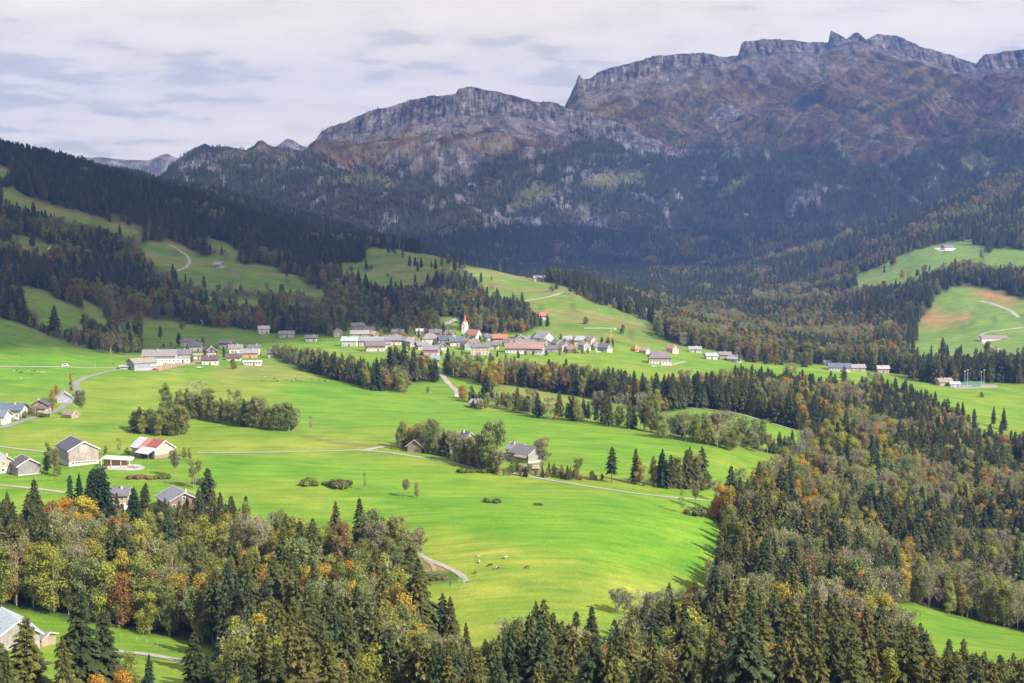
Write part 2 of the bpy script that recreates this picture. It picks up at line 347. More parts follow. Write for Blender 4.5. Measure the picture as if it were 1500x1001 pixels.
GPX, GPY = to_pix(GX, np.maximum(GY, 1), GZ)
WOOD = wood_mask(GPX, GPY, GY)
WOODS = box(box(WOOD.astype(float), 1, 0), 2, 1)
def build_ground():
    n = fbm(GX / 90, GY / 60, 41, 4); n2 = fbm(GX / 260, GY / 120, 44, 3)
    lush = np.array([.124, .262, .018]); yel = np.array([.215, .290, .036]); oliv = np.array([.130, .205, .030]); tan = np.array([.36, .22, .09])
    col = mix3(np.broadcast_to(lush, GX.shape + (3,)), np.broadcast_to(yel, GX.shape + (3,)), np.clip(.30 + .9 * n2 + .4 * n, 0, .9))
    past = inpoly(GPX, GPY, [(560,800),(610,790),(660,772),(720,790),(850,820),(1046,848),(1050,880),(900,940),(700,1010),(560,1000)])
    col = mix3(col, yel * 1.03, sstep(0, 1, box(box(past.astype(float), 3, 0), 6, 1)) * .85)
    lushp = inpoly(GPX, GPY, [(560,690),(1080,740),(1075,840),(860,818),(720,785),(600,760),(470,740)]) | inpoly(GPX, GPY, [(300,672),(520,668),(700,698),(560,720),(300,700)]) | inpoly(GPX, GPY, [(420,560),(560,585),(700,600),(900,640),(1000,660),(900,690),(700,640),(440,620)])
    col = mix3(col, lush * np.array([1, 1.08, 1]), box(box(lushp.astype(float), 3, 0), 6, 1) * .75)
    st = inpoly(GPX, GPY, [(0,625),(280,635),(520,640),(640,660),(520,664),(290,668),(0,660)]) | inpoly(GPX, GPY, [(110,560),(250,545),(420,560),(380,600),(250,580),(120,590)])
    col = mix3(col, yel, box(box(st.astype(float), 2, 0), 6, 1) * .8)
    hill = sstep(1010, 1120, GY) * (1 - sstep(280, 480, GPX) * (1 - sstep(1450, 1550, GY)))
    col = mix3(col, mix3(np.broadcast_to(oliv, col.shape), np.broadcast_to(lush * .95, col.shape), np.clip(.3 + n, 0, 1)), hill * .75)
    hz_ = sstep(1350, 1550, GY) * (GPX < 1000); bn = fbm(GX / 120, GY / 60, 47, 4)
    col = mix3(col, np.array([.200, .190, .065]), hz_ * np.clip(bn * 2.2 + .25, 0, .8)); col = mix3(col, np.array([.085, .150, .03]), hz_ * np.clip(-bn * 1.6 - .1, 0, .6))
    rh = (GPX > 1150) * sstep(1500, 1700, GY)
    col = mix3(col, np.array([.15, .25, .06]), rh * .7)
    t = inpoly(GPX, GPY, [(1345,480),(1352,455),(1372,450),(1385,462),(1425,460),(1415,472),(1380,480)]) | inpoly(GPX, GPY, [(1410,418),(1450,422),(1478,434),(1500,445),(1470,450),(1440,436)])
    col = mix3(col, tan * .9, np.clip(box(box(t.astype(float), 2, 0), 3, 1), 0, 1) * np.clip(.85 + n, 0, 1))
    t = inpoly(GPX, GPY, [(725,560),(790,572),(880,590),(850,598),(760,592),(728,580)]) | inpoly(GPX, GPY, [(380,528),(450,545),(480,556),(430,556),(330,556),(300,545)])
    col = mix3(col, np.array([.26, .25, .08]), box(box(t.astype(float), 2, 0), 3, 1) * .6)
    # dry grass along banks
    bank = np.zeros(GX.shape)
    for pl, w, Ymax in (([(0,465),(30,470),(70,490),(110,500)], 5, 1200), ([(445,640),(500,650),(560,656)], 3, 900), ([(950,632),(1030,650),(1100,662),(1180,672)], 3.5, 900), ([(860,700),(1000,716),(1090,722)], 3, 900), ([(1000,752),(1060,757)], 2, 800), ([(700,650),(770,690),(860,702)], 3, 900), ([(170,700),(280,706)], 3, 700), ([(650,556),(700,590),(800,614)], 3, 1100)):
        for (x0, y0), (x1, y1) in zip(pl[:-1], pl[1:]):
            dx, dy = x1 - x0, y1 - y0; tt = np.clip(((GPX - x0) * dx + (GPY - y0) * dy) / (dx * dx + dy * dy), 0, 1)
            d = np.hypot((GPX - x0 - tt * dx) * .5, (GPY - y0 - tt * dy)); bank = np.maximum(bank, (1 - sstep(w * .4, w, d)) * (GY < Ymax))
    col = mix3(col, np.array([.19, .16, .06]), bank * np.clip(.6 + .8 * n, 0, 1))
    t = inpoly(GPX, GPY, [(616,822),(650,828),(676,846),(660,856),(610,858),(600,840)])
    col = mix3(col, mix3(np.broadcast_to(np.array([.22, .19, .07]), col.shape), np.broadcast_to(np.array([.09, .14, .03]), col.shape), np.clip(.4 + fbm(GX / 5, GY / 5, 9, 3) * 1.6, 0, 1)), t * 1.0)
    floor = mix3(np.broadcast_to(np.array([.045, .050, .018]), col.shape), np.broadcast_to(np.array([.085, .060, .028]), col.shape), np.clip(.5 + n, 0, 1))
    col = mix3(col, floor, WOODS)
    nr, nc = GX.shape; V = np.stack([GX, GY, GZ], -1).reshape(-1, 3)
    i = np.arange(nr - 1)[:, None] * nc + np.arange(nc - 1)[None]; Q = np.stack([i, i + 1, i + nc + 1, i + nc], -1).reshape(-1, 4)
    rgba = np.concatenate([np.clip(col, 0, 1).reshape(-1, 3), np.ones((nr * nc, 1))], 1)
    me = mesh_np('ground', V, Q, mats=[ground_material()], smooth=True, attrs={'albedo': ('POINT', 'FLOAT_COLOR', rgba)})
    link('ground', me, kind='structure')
build_ground()

# ------------------------------------------------------------------ the mountain
ML = [
 (4450, [(-400,330),(150,315),(300,325),(450,362),(600,390),(750,405),(900,412),(1050,408),(1200,392),(1350,352),(1500,310),(1900,240)]),
 (5000, [(-400,330),(150,305),(250,272),(300,264),(400,277),(500,300),(600,325),(750,345),(900,352),(1050,342),(1200,317),(1350,277),(1500,242),(1900,200)]),
 (5500, [(-400,380),(150,320),(235,275),(250,250),(262,232),(275,222),(290,213),(300,210),(310,216),(330,213),(345,216),(360,219),(372,214),(377,207),(384,205),(392,211),(400,214),(420,216),(440,222),(455,232),(480,247),(520,262),(600,285),(750,302),(900,305),(1050,292),(1200,265),(1350,235),(1500,205),(1900,180)]),
 (6000, [(-400,420),(150,340),(250,315),(350,275),(420,245),(450,232),(470,224),(520,228),(600,225),(650,218),(700,218),(750,228),(850,248),(950,260),(1050,252),(1100,240),(1200,208),(1350,182),(1500,168),(1900,150)]),
 (6440, [(-400,430),(250,340),(400,290),(445,230),(460,218),(480,208),(520,198),(560,190),(600,182),(650,172),(690,168),(720,167),(760,170),(800,176),(850,191),(900,206),(950,223),(1000,236),(1050,232),(1100,215),(1200,175),(1350,150),(1500,140),(1900,130)]),
 (6530, [(-400,430),(250,345),(400,295),(445,222),(455,212),(470,195),(500,180),(540,163),(560,158),(600,145),(655,139),(667,138),(672,129),(690,127),(720,133),(750,138),(780,146),(820,153),(835,158),(870,168),(910,183),(950,203),(1000,222),(1050,222),(1100,205),(1200,168),(1350,143),(1500,132),(1900,120)]),
 (6850, [(-400,470),(250,380),(450,280),(600,210),(700,195),(820,188),(870,184),(910,184),(950,190),(1000,196),(1050,186),(1100,170),(1200,138),(1350,122),(1430,134),(1500,122),(1900,120)]),
 (7390, [(-400,500),(450,350),(600,290),(750,250),(800,210),(830,160),(848,133),(870,132),(900,121),(960,106),(1000,99),(1070,93),(1100,79),(1160,77),(1200,78),(1220,68),(1260,60),(1300,72),(1340,86),(1365,91),(1400,104),(1430,109),(1450,101),(1500,99),(1900,95)]),
 (7460, [(-400,500),(450,350),(600,300),(750,260),(800,215),(825,160),(835,140),(848,110),(856,118),(865,116),(880,105),(920,92),(960,82),(1000,77),(1040,80),(1065,84),(1081,80),(1087,62),(1095,59),(1130,57),(1160,57),(1190,62),(1213,63),(1217,45),(1228,50),(1240,56),(1255,48),(1268,58),(1285,48),(1310,52),(1335,62),(1345,68),(1365,72),(1400,84),(1430,93),(1445,80),(1470,75),(1500,72),(1900,60)]),
 (8300, [(-400,520),(450,450),(800,330),(850,230),(1100,180),(1500,190),(1900,180)]),
]
def build_mountain():
    A = np.concatenate([np.linspace(-.75, -.42, 60)[:-1], np.arange(-.42, .46, .00062), np.linspace(.46, .75, 50)])
    Y = np.concatenate([np.arange(4450, 6420, 13), np.arange(6420, 6550, 3.5), np.arange(6550, 7370, 13), np.arange(7370, 7480, 3.5), np.arange(7480, 8300, 60)])
    tab = []
    for yy, pl in ML:
        xs = [p[0] for p in pl]; ys = [p[1] for p in pl]
        px = 750 + F * A * CP; py = np.interp(px, xs, ys)
        for _ in range(3):
            v = (500.5 - py) / F; px = 750 + F * A * (CP + v * SP); py = np.interp(px, xs, ys)
        v = (500.5 - py) / F; tab.append(yy * (-SP + v * CP) / (CP + v * SP))
    tab = np.array(tab); Yk = np.array([m[0] for m in ML], float)
    Z = np.stack([np.interp(Y, Yk, tab[:, j]) for j in range(len(A))], 1)
    AA, YY = np.meshgrid(A, Y); X = AA * YY
    def win(c0, c1, c2, c3): return sstep(c0, c1, YY) * (1 - sstep(c2, c3, YY))
    px = 750 + F * AA * .99
    r1 = (1 - sstep(930, 1010, px)); r2 = sstep(835, 860, px)
    free = win(4500, 4900, 5750, 6300) 
    free2 = .6 * win(6560, 6800, 7000, 7330)
    rightside = sstep(980, 1080, px)
    free = np.maximum(free * (1 - rightside), rightside * win(4500, 4900, 6700, 7330))
    free = np.maximum(free, free2); free = free * (1 - (1 - sstep(440, 470, px)) * sstep(5330, 5450, YY))
    wn = 90 * fbm(X / 400, YY / 400, 70, 2); wx = X + wn; wa = X - .8 * (YY - 5500) + wn; wb = X + .35 * (YY - 5500) + wn; bl = sstep(860, 1120, px + 60 * fbm(X / 300, YY / 300, 72, 2))
    def dirr(sx, sy, sd, o): return ridged(wa / sx, YY / sy, sd, o) * (1 - bl) + ridged(wb / sx, YY / sy, sd + 40, o) * bl
    g = dirr(330, 1500, 61, 5); g2 = dirr(110, 600, 63, 3)
    Z += free * (115 * (g - .1) + 46 * (g2) + 38 * fbm(X / 220, YY / 220, 66, 5) + 17 * dirr(45, 260, 69, 3)) * (1 - .6 * (1 - sstep(430, 520, px)))
    Z -= np.maximum(win(4700, 5100, 6380, 6430) * sstep(450, 500, px), win(6600, 6800, 7340, 7375)) * (75 * np.clip(.25 - dirr(190, 1100, 81, 4), 0, 1) + 40 * np.clip(.3 - dirr(70, 500, 85, 3), 0, 1))
    left = (1 - sstep(450, 500, px)) * win(4900, 5200, 5490, 5520)
    Z += left * (1 - .7 * sstep(5380, 5480, YY)) * 20 * fbm(X / 50, YY / 90, 77, 4); crest = (1 - sstep(440, 460, px)) * win(5440, 5490, 5500, 5515); Z += crest * 5 * fbm(X / 30, YY * 0, 79, 4)
    cliff1 = win(6415, 6445, 6528, 6540) * (1 - sstep(960, 1040, px)) * sstep(440, 455, px)
    cliff2 = win(7372, 7392, 7458, 7470) * sstep(830, 840, px)
    cl = np.maximum(cliff1, cliff2)
    Z += (win(6520, 6530, 6560, 6600) * (1 - rightside) * 5 + cliff2 * 7) * fbm(X / 38, YY / 60, 90, 4)
    Z += cl * 12 * np.round(2 * fbm(X / 90, Z / 40, 95, 2)) * .5
    # buttresses: push the cliff faces to and fro
    dY = cl * (26 * ridged(X / 42, Z / 260, 101, 3) + 9 * vn(X / 11, Z / 60, 111))
    Yn = YY - dY; Xn = AA * Yn; Zn = Z * Yn / YY
    ppx, ppy = to_pix(Xn, Yn, Zn)
    # what covers it
    sl = np.abs(np.gradient(Z, axis=0) / np.gradient(YY, axis=0))
    n = fbm(X / 240, YY / 240, 120, 5); ns = fbm(wx / 60, YY / 900, 130, 4); nf = fbm(X / 60, YY / 60, 140, 4)
    brown = np.array([.165, .100, .066]); olive = np.array([.185, .155, .062]); scree = np.array([.235, .215, .22]); rock = np.array([.27, .262, .268]); dark = np.array([.045, .052, .028])
    col = mix3(np.broadcast_to(brown, X.shape + (3,)), np.broadcast_to(olive, X.shape + (3,)), np.clip(.5 + 1.3 * n, 0, 1))
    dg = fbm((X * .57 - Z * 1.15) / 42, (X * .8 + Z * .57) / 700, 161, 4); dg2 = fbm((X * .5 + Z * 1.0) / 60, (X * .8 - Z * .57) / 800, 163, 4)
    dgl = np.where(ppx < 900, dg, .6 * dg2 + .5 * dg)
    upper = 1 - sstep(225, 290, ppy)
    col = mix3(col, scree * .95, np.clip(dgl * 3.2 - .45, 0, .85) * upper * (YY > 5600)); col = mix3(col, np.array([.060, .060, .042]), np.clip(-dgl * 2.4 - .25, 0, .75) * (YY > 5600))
    lf = (1 - sstep(430, 470, ppx)) * (YY < 5700); col = mix3(col, np.array([.12, .12, .075]), lf * .8)
    scr = np.clip(1.2 * np.maximum(win(6150, 6430, 6440, 6460) * r1, win(7050, 7380, 7390, 7400) * r2 * 1.1) + ns * 1.3 - .25, 0, 1) * np.maximum(win(6000, 6200, 6440, 6470) * r1, win(6950, 7150, 7390, 7410) * r2)
    col = mix3(col, scree, scr * .9)
    tree = 6 + np.interp(ppx, [240, 450, 600, 700, 800, 850, 950, 1000, 1080, 1180, 1250, 1320, 1400, 1500], [216, 232, 235, 228, 215, 182, 190, 205, 210, 190, 225, 215, 195, 190])
    forest = sstep(-14, 26, (ppy - tree) + 30 * n + 14 * nf)
    forest = np.where(ppx < 470, np.maximum(forest, sstep(0.0, .35, n + .15) * (YY < 5600)), forest)
    alp = np.zeros(X.shape)
    for (ex, ey, ax, ay, th) in ((785,285,34,14,-.4), (1435,238,30,14,0), (545,265,60,10,.1), (980,190,26,9,.2), (900,262,50,12,-.1), (1140,165,40,14,.4), (1240,200,40,12,.4), (1310,190,40,18,0), (1470,110,40,26,0), (1420,180,30,10,.3), (1085,265,36,8,-.6)):
        c, s = math.cos(th), math.sin(th); dx = ppx - ex; dy = ppy - ey
        e = ((dx * c + dy * s) / ax) ** 2 + ((-dx * s + dy * c) / ay) ** 2
        alp = np.maximum(alp, 1 - sstep(.5, 1.3, e + n))
    forest = forest * (1 - alp * .92)
    col = mix3(col, dark * 1.2, forest * .85)
    col = mix3(col, np.array([.16, .19, .07]), alp * .8 * sstep(200, 240, ppy))
    nh = fbm(wx / 34, YY / 260 + Z / 120, 151, 4) * 1.3 + .3 * ns; rk = np.clip(cl * (1.15 + 1.3 * fbm(X / 70, Z / 22, 171, 4)), 0, 1)
    for (ex, ey, ax, ay, th) in ((1100,218,46,13,.55), (1145,248,24,9,.9), (1060,165,34,12,-.35), (1065,190,20,8,.2), (700,293,26,18,.6), (745,318,50,10,.25), (850,256,24,10,.3), (660,242,22,26,.2), (845,318,40,22,.3), (930,300,24,16,-.4), (275,232,26,20,-.7), (300,240,12,26,.4), (340,228,16,10,0), (388,222,12,14,0), (430,240,22,12,.3), (1320,230,40,10,.1), (1490,170,16,26,.4), (1180,190,50,9,.35), (1290,98,34,10,.5), (1000,245,40,8,.4), (880,190,60,8,.45), (820,175,80,7,.35), (560,300,26,8,.4), (1175,285,9,26,-.5), (640,300,14,10,0), (930,215,30,8,.5), (1400,150,26,8,.3)):
        c, s = math.cos(th), math.sin(th); dx = ppx - ex; dy = ppy - ey
        e = ((dx * c + dy * s) / ax) ** 2 + ((-dx * s + dy * c) / ay) ** 2
        rk = np.maximum(rk, np.clip((1 - sstep(.2, 1.7, e)) * 1.0 + 1.9 * nh + .8 * dgl - .52, 0, 1) * (e < 2.3))
    rk = np.maximum(rk, sstep(.38, .56, nh + .45 * nf + .25 * dgl) * sstep(150, 230, ppy) * .8 * (1 - alp))
    rk = np.where(YY > 7475, 0.6, rk)
    col = mix3(col, rock, rk * .95)
    nr, nc = X.shape; V = np.stack([Xn, Yn, Zn], -1).reshape(-1, 3)
    i = np.arange(nr - 1)[:, None] * nc + np.arange(nc - 1)[None]; Q = np.stack([i, i + 1, i + nc + 1, i + nc], -1).reshape(-1, 4)
    rgba = np.concatenate([np.clip(col, 0, 1).reshape(-1, 3), np.ones((nr * nc, 1))], 1)
    me = mesh_np('mountain', V, Q, mats=[mountain_material()], smooth=True, attrs={'albedo': ('POINT', 'FLOAT_COLOR', rgba), 'rock': ('POINT', 'FLOAT', rk.reshape(-1))})
    link('mountain', me, kind='structure')
    # visible places for trees
    K = Zn / Yn; KM = np.maximum.accumulate(K, 0)
    vis = K >= np.vstack([KM[:1], KM[:-1]]) - 25 / YY
    return Xn, Yn, Zn, forest * (1 - rk), vis, ppx, ppy, alp, A, Y
MT = build_mountain()
def build_far_range():
    D = 10000.0
    pl = [(-300,240),(60,238),(110,232),(125,230),(155,229),(190,233),(225,234),(243,226),(252,224),(262,230),(330,235),(400,218),(415,210),(425,202),(433,204),(445,212),(460,216),(520,230),(900,260),(1900,260)]
    A = np.linspace(-.5, .3, 900); Y = np.linspace(9000, 10700, 60)
    px = 750 + F * A * .995; v = (500.5 - np.interp(px, [p[0] for p in pl], [p[1] for p in pl])) / F
    top = D * (-SP + v * CP) / (CP + v * SP)
    AA, YY = np.meshgrid(A, Y); X = AA * YY
    t = 1 - np.abs(YY - D) / 1000; base = -200
    Z = base + (top[None] - base) * np.clip(t, 0, 1) ** .8 + 80 * ridged(X / 330, YY / 1000, 5, 4) * (1 - np.clip(t, 0, 1)) + 27 * fbm(X / 250, YY / 250, 7, 4) * (1 - t * .8)
    nr, nc = X.shape; V = np.stack([X, YY, Z], -1).reshape(-1, 3)
    i = np.arange(nr - 1)[:, None] * nc + np.arange(nc - 1)[None]; Q = np.stack([i, i + 1, i + nc + 1, i + nc], -1).reshape(-1, 4)
    col = mix3(np.broadcast_to(np.array([.26, .24, .22]), X.shape + (3,)), np.broadcast_to(np.array([.13, .12, .08]), X.shape + (3,)), np.clip(.5 + fbm(X / 200, YY / 700, 3, 4) * 1.5, 0, 1))
    rgba = np.concatenate([col.reshape(-1, 3), np.ones((nr * nc, 1))], 1)
    me = mesh_np('distant_mountains', V, Q, mats=[bpy.data.materials['mountain_rock_and_grass']], smooth=True, attrs={'albedo': ('POINT', 'FLOAT_COLOR', rgba), 'rock': ('POINT', 'FLOAT', np.full(nr * nc, .4))})
    link('distant_mountains', me, kind='structure')
build_far_range()
# ------------------------------------------------------------------ trees
class LeafB:
    def __init__(s): s.v = []; s.t = []; s.sh = []
    def tri(s, a, b, c, sh):
        i = len(s.v); s.v += [a, b, c]; s.t.append((i, i + 1, i + 2)); s.sh.append(sh)
    def quad(s, p, u, w, sh):
        i = len(s.v); s.v += [p - u - w, p + u - w * .6, p + u * .8 + w, p - u * .7 + w * .8]
        s.t += [(i, i + 1, i + 2), (i, i + 2, i + 3)]; s.sh += [sh, sh]
    def mesh(s, name, mat):
        sh = np.array(s.sh, np.float32)
        if sh.ndim == 1: sh = np.stack([sh] * 3, 1)
        rgba = np.concatenate([sh, np.ones((len(sh), 1), np.float32)], 1)
        return mesh_np(name, np.array([tuple(p) for p in s.v]), None, s.t, mats=[mat], attrs={'shade': ('FACE', 'FLOAT_COLOR', rgba)})
M_NEEDLE = leaf_material('spruce_needles', .12); M_LEAF = leaf_material('autumn_leaves', .38)
M_BARK = bark_material('spruce_bark', (.13, .095, .07)); M_BARKG = bark_material('grey_bark', (.30, .27, .23)); M_TWIG = bark_material('pale_twigs', (.33, .29, .23))
def spruce(seed, H, R, z0, full=.8, lean=.0, sparse=1.0):
    r = random.Random(seed); B = LeafB(); z = z0
    while z < H * .985:
        f = (H - z) / (H - z0); rr = R * (f ** full) * r.uniform(.72, 1.12) + .18
        if f > .86: rr *= .82
        n = max(4, int((4 + rr * 1.55) * sparse)); a0 = r.uniform(0, 6.28)
        for k in range(n):
            a = a0 + 6.283 * k / n + r.uniform(-.35, .35); L = rr * r.uniform(.5, 1.28)
            if r.random() < .07: continue
            d = Vector((math.cos(a), math.sin(a), 0)); s = Vector((-d.y, d.x, 0)); droop = L * (r.uniform(.16, .42) + .18 * f)
            m = max(3, int(L / .40)); base = Vector((0, 0, z + r.uniform(-.2, .2))); sh0 = r.uniform(.65, 1.25)
            def at(t): return base + d * (L * t) + Vector((0, 0, .16 * L * math.sin(t * 2.2) - droop * t ** 1.5))
            for i in range(m):
                t = .18 + .82 * (i + r.random() * .6) / m; p = at(t); q = at(min(1.05, t + .32)); wd = (.26 + .24 * L * (1.1 - t)) * r.uniform(.6, 1.25)
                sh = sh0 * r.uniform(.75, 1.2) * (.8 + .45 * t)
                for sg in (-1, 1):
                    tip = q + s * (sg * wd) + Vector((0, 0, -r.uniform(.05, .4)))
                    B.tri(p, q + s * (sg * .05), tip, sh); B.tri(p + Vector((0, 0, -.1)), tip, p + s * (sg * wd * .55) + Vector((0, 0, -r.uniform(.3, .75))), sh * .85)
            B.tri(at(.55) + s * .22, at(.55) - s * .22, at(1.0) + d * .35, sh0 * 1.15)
        z += r.uniform(.34, .62) * (.55 + .45 * f) + .12
    for k in range(6): a = k * 1.05; B.tri(Vector((math.cos(a) * .28, math.sin(a) * .28, H * .955)), Vector((math.cos(a + 1) * .28, math.sin(a + 1) * .28, H * .955)), Vector((0, 0, H * 1.0 + .5)), 1.1)
    T = MB(); T.tube((0, 0, -1.5), (0, 0, H * .5), .34, .20, 7); T.tube((0, 0, H * .5), (0, 0, H * .97), .20, .04, 6, cap=False)
    rb = random.Random(seed + 5)
    for k in range(14):
        zz = rb.uniform(1.5, max(z0 + 2, 3)); a = rb.uniform(0, 6.28); L = rb.uniform(.6, 1.6); T.tube((0, 0, zz), (math.cos(a) * L, math.sin(a) * L, zz - .3), .04, .015, 3)
    return B.mesh('spruce_crown', M_NEEDLE), T.mesh('spruce_trunk', [M_BARK])
def limbs(T, r, p, d, L, rad, lev, tips, spread=.55, up=.25):
    segs = 2; cur = Vector(p); dd = Vector(d).normalized()
    for i in range(segs):
        nd = (dd + Vector((r.uniform(-.18, .18), r.uniform(-.18, .18), r.uniform(-.02, .22)))).normalized(); nx = cur + nd * (L / segs)
        T.tube(cur, nx, rad * (1 - .25 * i), rad * (1 - .25 * (i + 1)), 5 if lev > 1 else 3, cap=False); cur = nx; dd = nd
    tips.append((cur.copy(), dd.copy(), lev))
    if lev <= 0: return
    for k in range(r.choice((3, 3, 4))):
        a = r.uniform(0, 6.28); o = dd.orthogonal().normalized(); o = (Matrix.Rotation(a, 3, dd) @ o)
        nd = (dd + o * spread * r.uniform(.7, 1.4) + Vector((0, 0, up))).normalized()
        limbs(T, r, cur if k else cur - dd * L * .12, nd, L * r.uniform(.60, .82), rad * .58, lev - 1, tips, spread, up)
def broad(seed, H, R, z0, nlob=16, nleaf=2600, leaf=.30, bark=None, hollow=.40):
    r = random.Random(seed); T = MB(); tips = []; hz = H - z0
    T.tube((0, 0, -1.5), (0, 0, z0 + .2 * hz), .34, .24, 7)
    for k in range(6):
        a = k * 1.05 + r.uniform(-.3, .3); limbs(T, r, (0, 0, z0 + r.uniform(-.05, .2) * hz), (math.cos(a), math.sin(a), r.uniform(.9, 2.2)), hz * .28, .13, 1, tips)
    T.tube((0, 0, z0 + .2 * hz), (r.uniform(-.3, .3), r.uniform(-.3, .3), z0 + .75 * hz), .2, .06, 5)
    lobes = []
    for k in range(nlob):
        t = (k + r.random()) / nlob; ez = z0 + hz * (.08 + .80 * t); mr = R * math.sin(math.pi * min(.98, .25 + .66 * t)) ** .8
        a = r.uniform(0, 6.28) + k * 2.4; q = mr * r.uniform(.35, .78); lr = r.uniform(.26, .44) * R * (1.15 - .35 * t)
        lobes.append((Vector((math.cos(a) * q, math.sin(a) * q, ez)), lr, r.uniform(.72, 1.22)))
    lobes.append((Vector((0, 0, H - R * .42)), R * .4, 1.1)); lobes.append((Vector((0, 0, z0 + hz * .5)), R * .5, .85))
    B = LeafB(); tot = sum(l[1] ** 2 for l in lobes)
    for c, lr, sh in lobes:
        for i in range(int(nleaf * lr * lr / tot)):
            v = Vector((r.gauss(0, 1), r.gauss(0, 1), r.gauss(0, 1))).normalized(); rad = lr * (hollow + (1.12 - hollow) * r.random() ** .55) * (r.uniform(1, 1.45) if r.random() < .22 else 1)
            p = c + Vector((v.x * rad, v.y * rad, v.z * rad * .82))
            if p.z < z0 * .7: continue
            nrm = (v + Vector((r.uniform(-.8, .8), r.uniform(-.8, .8), r.uniform(-.4, .9)))).normalized(); u = nrm.orthogonal().normalized(); u = Matrix.Rotation(r.uniform(0, 6.28), 3, nrm) @ u; w = nrm.cross(u)
            s = leaf * r.uniform(.6, 1.35); g = sh * r.uniform(.78, 1.22)
            B.quad(p, u * s, w * s * .8, (g * r.uniform(.92, 1.12), g, g * r.uniform(.8, 1.1)))
    return B.mesh('leafy_crown', M_LEAF), T.mesh('leafy_trunk', [bark or M_BARKG])
def bare(seed, H, leafy=260, stems=1, spread=.42):
    r = random.Random(seed); T = MB(); tips = []
    for s in range(stems):
        a = r.uniform(0, 6.28) + s * 2.1; o = Vector((math.cos(a), math.sin(a), 0)) * (.6 * (stems > 1)); lean = o * 1.2; hh = H * r.uniform(.84, .97)
        n = 6; pts = [o + lean * (i / n) ** 1.3 + Vector((r.uniform(-.12, .12), r.uniform(-.12, .12), -1.5 + (hh + 1.5) * i / n)) for i in range(n + 1)]
        for i in range(n): T.tube(pts[i], pts[i + 1], .19 * (1 - i / n) + .03, .19 * (1 - (i + 1) / n) + .025, 5, cap=False)
        for k in range(int(17 / stems) + 4):
            t = r.uniform(.24, .97); i = min(n - 1, int(t * n)); p = pts[i].lerp(pts[i + 1], t * n - i); b = r.uniform(0, 6.28)
            L = H * (.05 + .17 * math.sin(math.pi * min(1, .15 + .85 * (1 - t)))) * r.uniform(.8, 1.2) * (spread / .42)
            limbs(T, r, p, (math.cos(b), math.sin(b), r.uniform(.8, 1.7)), L, .055 * (1.1 - t) + .015, 2 if stems == 1 else 1, tips, .5, .35)
    for p, d, lev in tips:
        for k in range(4 if lev == 0 else 1):
            e = p + (d + Vector((r.uniform(-.6, .6), r.uniform(-.6, .6), r.uniform(-.1, .8)))).normalized() * r.uniform(.5, 1.4); T.tube(p, e, .02, .010, 3, cap=False)
    B = LeafB(); tt = [t for t in tips if t[2] <= 1]
    for i in range(leafy):
        p, d, _ = r.choice(tt); p = p + Vector((r.gauss(0, .5), r.gauss(0, .5), r.gauss(.2, .5))); n = Vector((r.gauss(0, 1), r.gauss(0, 1), r.gauss(0, 1))).normalized(); u = n.orthogonal() * .17; w = n.cross(u)
        B.quad(p, u * r.uniform(.7, 1.5), w * r.uniform(.7, 1.4), r.uniform(.75, 1.25))
    return B.mesh('sparse_crown', M_LEAF), T.mesh('branching_trunk', [M_TWIG])
def bush_mesh(seed):
    r = random.Random(seed); B = LeafB(); T = MB()
    for k in range(7):
        a = r.uniform(0, 6.28); T.tube((0, 0, -.5), (math.cos(a) * .9, math.sin(a) * .9, 1.7), .05, .02, 4)
    for k in range(7):
        a = r.uniform(0, 6.28); q = r.uniform(0, 1.1); c = Vector((math.cos(a) * q * 1.3, math.sin(a) * q, r.uniform(.6, 1.5))); lr = r.uniform(.6, 1.0); sh = r.uniform(.75, 1.2)
        for i in range(110):
            v = Vector((r.gauss(0, 1), r.gauss(0, 1), r.gauss(0, 1))).normalized(); p = c + v * lr * r.uniform(.6, 1.1)
            if p.z < 0: continue
            n = (v + Vector((r.uniform(-.8, .8), r.uniform(-.8, .8), r.uniform(-.3, .8)))).normalized(); u = n.orthogonal() * .16; w = n.cross(u); B.quad(p, u, w, sh * r.uniform(.75, 1.25))
    return B.mesh('bush_leaves', M_LEAF), T.mesh('bush_stems', [M_BARK])
# prototypes: (height, crown, trunk)
PSP = [(H, *spruce(s, H, R, z0, full, sparse=q)) for s, H, R, z0, full, q in ((1, 26, 5.2, 1.8, .74, 1.05), (2, 24, 4.4, 3.0, .62, .95), (3, 27, 4.5, 4.5, .52, .9), (4, 22, 4.8, 1.0, .80, 1.1), (5, 28, 3.9, 8.0, .48, .85), (6, 25, 5.2, 2.4, .60, .72), (7, 23, 3.3, 6.0, .50, .55), (8, 19, 5.4, .8, .92, .95))]
BR = [(H, *broad(s, H, R, z0, nl, nf, lf)) for s, H, R, z0, nl, nf, lf in ((11, 17, 5.0, .8, 30, 6200, .21), (12, 19, 4.4, 1.0, 30, 6000, .21), (13, 15, 4.8, .6, 26, 4800, .20), (14, 20, 3.8, 2.2, 26, 4400, .20), (15, 16, 4.4, .8, 24, 3300, .20), (16, 21, 3.4, 1.2, 28, 5200, .20))]
BA = [(H, *bare(s, H, lf, st, spd)) for s, H, lf, st, spd in ((21, 18, 1400, 1, .45), (22, 17, 2400, 3, .40), (23, 19, 900, 2, .36), (24, 15, 3000, 3, .5), (25, 18, 300, 1, .40))]
BU = [(2.4, *bush_mesh(31)), (2.4, *bush_mesh(32))]
